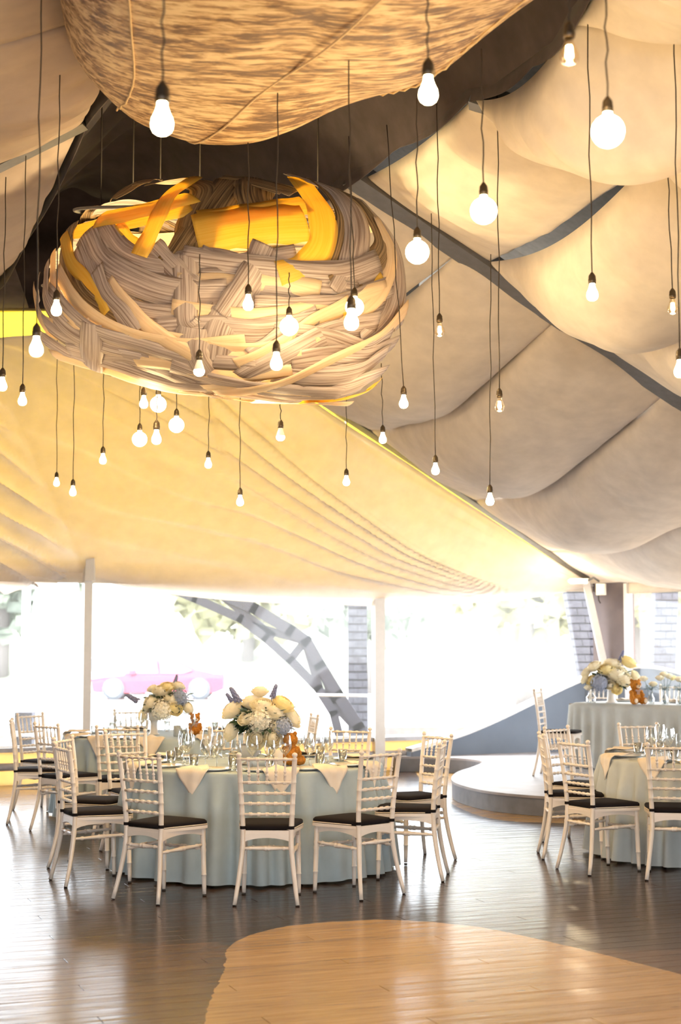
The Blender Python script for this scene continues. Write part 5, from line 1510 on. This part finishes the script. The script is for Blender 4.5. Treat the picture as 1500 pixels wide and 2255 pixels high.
# ================================================================== TEDDY BEARS
def bear(c, rz, s_, label, bow=True):
    e = empty('teddy_bear', c, rz, label=label, cat='teddy bear')
    # sitting bear facing -Y, height about 1 unit before scaling
    m = MB()
    S = [((0, .02, .27), .24, (1, .9, 1.12)), ((0, .0, .50), .15, (1.1, .9, .9)), ((0, -.02, .74), .21, (1.08, .98, .98)), ((0, -.17, .69), .10, (1.1, .9, .8)),
         ((-.17, .0, .92), .075, (1, .55, 1)), ((.17, .0, .92), .075, (1, .55, 1)),
         ((-.19, -.18, .12), .12, (1, 1.6, 1)), ((.19, -.18, .12), .12, (1, 1.6, 1)), ((-.21, -.33, .14), .115, (.95, .7, 1.2)), ((.21, -.33, .14), .115, (.95, .7, 1.2)),
         ((-.22, -.05, .45), .085, (1, 1, 1.3)), ((.22, -.05, .45), .085, (1, 1, 1.3)), ((-.24, -.13, .34), .08, (.9, 1.1, 1.3)), ((.24, -.13, .34), .08, (.9, 1.1, 1.3)), ((0, .24, .12), .06, (1, 1, 1))]
    for p, r, k in S: m.sphere(Vector(p) * s_, r * s_, 16, 12, k)
    o = m.build('fur_body', M['fur'], e)
    rm = o.modifiers.new('one_skin', 'REMESH'); rm.mode = 'VOXEL'; rm.voxel_size = .022 * s_; rm.use_smooth_shade = True
    sm = o.modifiers.new('soft', 'SMOOTH'); sm.factor = .5; sm.iterations = 4
    tx = bpy.data.textures.new('fur_lumps', 'CLOUDS'); tx.noise_scale = .035 * s_; dm = o.modifiers.new('tufts', 'DISPLACE'); dm.texture = tx; dm.strength = .03 * s_; dm.mid_level = .5
    m = MB(); m.sphere(Vector((0, -.245, .68)) * s_, .085 * s_, 14, 10, (1.15, .7, .8)); m.build('muzzle', M['furpad'], e)
    for x in (-.21, .21):
        m = MB(); m.sphere(Vector((x, -.41, .14)) * s_, .085 * s_, 12, 8, (.9, .35, 1.1)); m.build('foot_pad', M['furpad'], e)
    for x in (-.085, .085):
        m = MB(); m.sphere(Vector((x, -.228, .78)) * s_, .020 * s_, 8, 6); m.build('eye', M['nose'], e)
    m = MB(); m.sphere(Vector((0, -.305, .71)) * s_, .030 * s_, 10, 6, (1.2, .7, .8)); m.build('nose', M['nose'], e)
    if bow:
        m = MB()
        for k in (-1, 1):
            m.sphere(Vector((k * .06, -.19, .53)) * s_, .055 * s_, 10, 6, (1.2, .4, .75)); m.box(Vector((k * .035, -.21, .45)) * s_, (.04 * s_, .015 * s_, .14 * s_))
        m.sphere(Vector((0, -.20, .53)) * s_, .025 * s_, 8, 6); m.build('bow', M['bow'], e)
    return e
pb = atY(640, 1672, 11.05); bear((pb.x - .005, 11.08, .748), R(150), .245, 'ginger teddy bear seen from behind beside the front bouquet')
pb = atY(430, 1600, 14.75); bear((pb.x, 14.72, .748), R(15), .22, 'small ginger teddy bear on the rear left table')
pb = atY(1402, 1552, 17.45); bear((pb.x, 17.50, .937), R(20), .29, 'ginger teddy bear with a ribbon sitting on the head table', True)
# candle cups and serving bowls on the front table
def cup(px, py, Y, label, mat='candle', r=.032, h=.075):
    p = atY(px, py, Y)
    o = MB().lathe([(.001, 0), (r * .9, 0), (r, .006), (r, h), (r * .88, h), (r * .85, h * .75), (.001, h * .74)], 20).build('candle_cup', M[mat]); o.location = (p.x, Y, .748)
    return tag(o, label, 'candle holder')
cup(555, 1671, 10.85, 'blue-grey candle cup in front of the white bowl vase', r=.034)
cup(612, 1671, 10.95, 'pale candle cup between the bouquet and the teddy bear', 'vase', .036, .12)
cup(390, 1612, 14.6, 'grey candle cup right of the rear vase', 'candle', .035, .10)
cup(1290, 1548, 18.0, 'pale candle cup at the left end of the head table', 'vase', .035, .06)
bpy.context.view_layer.update()
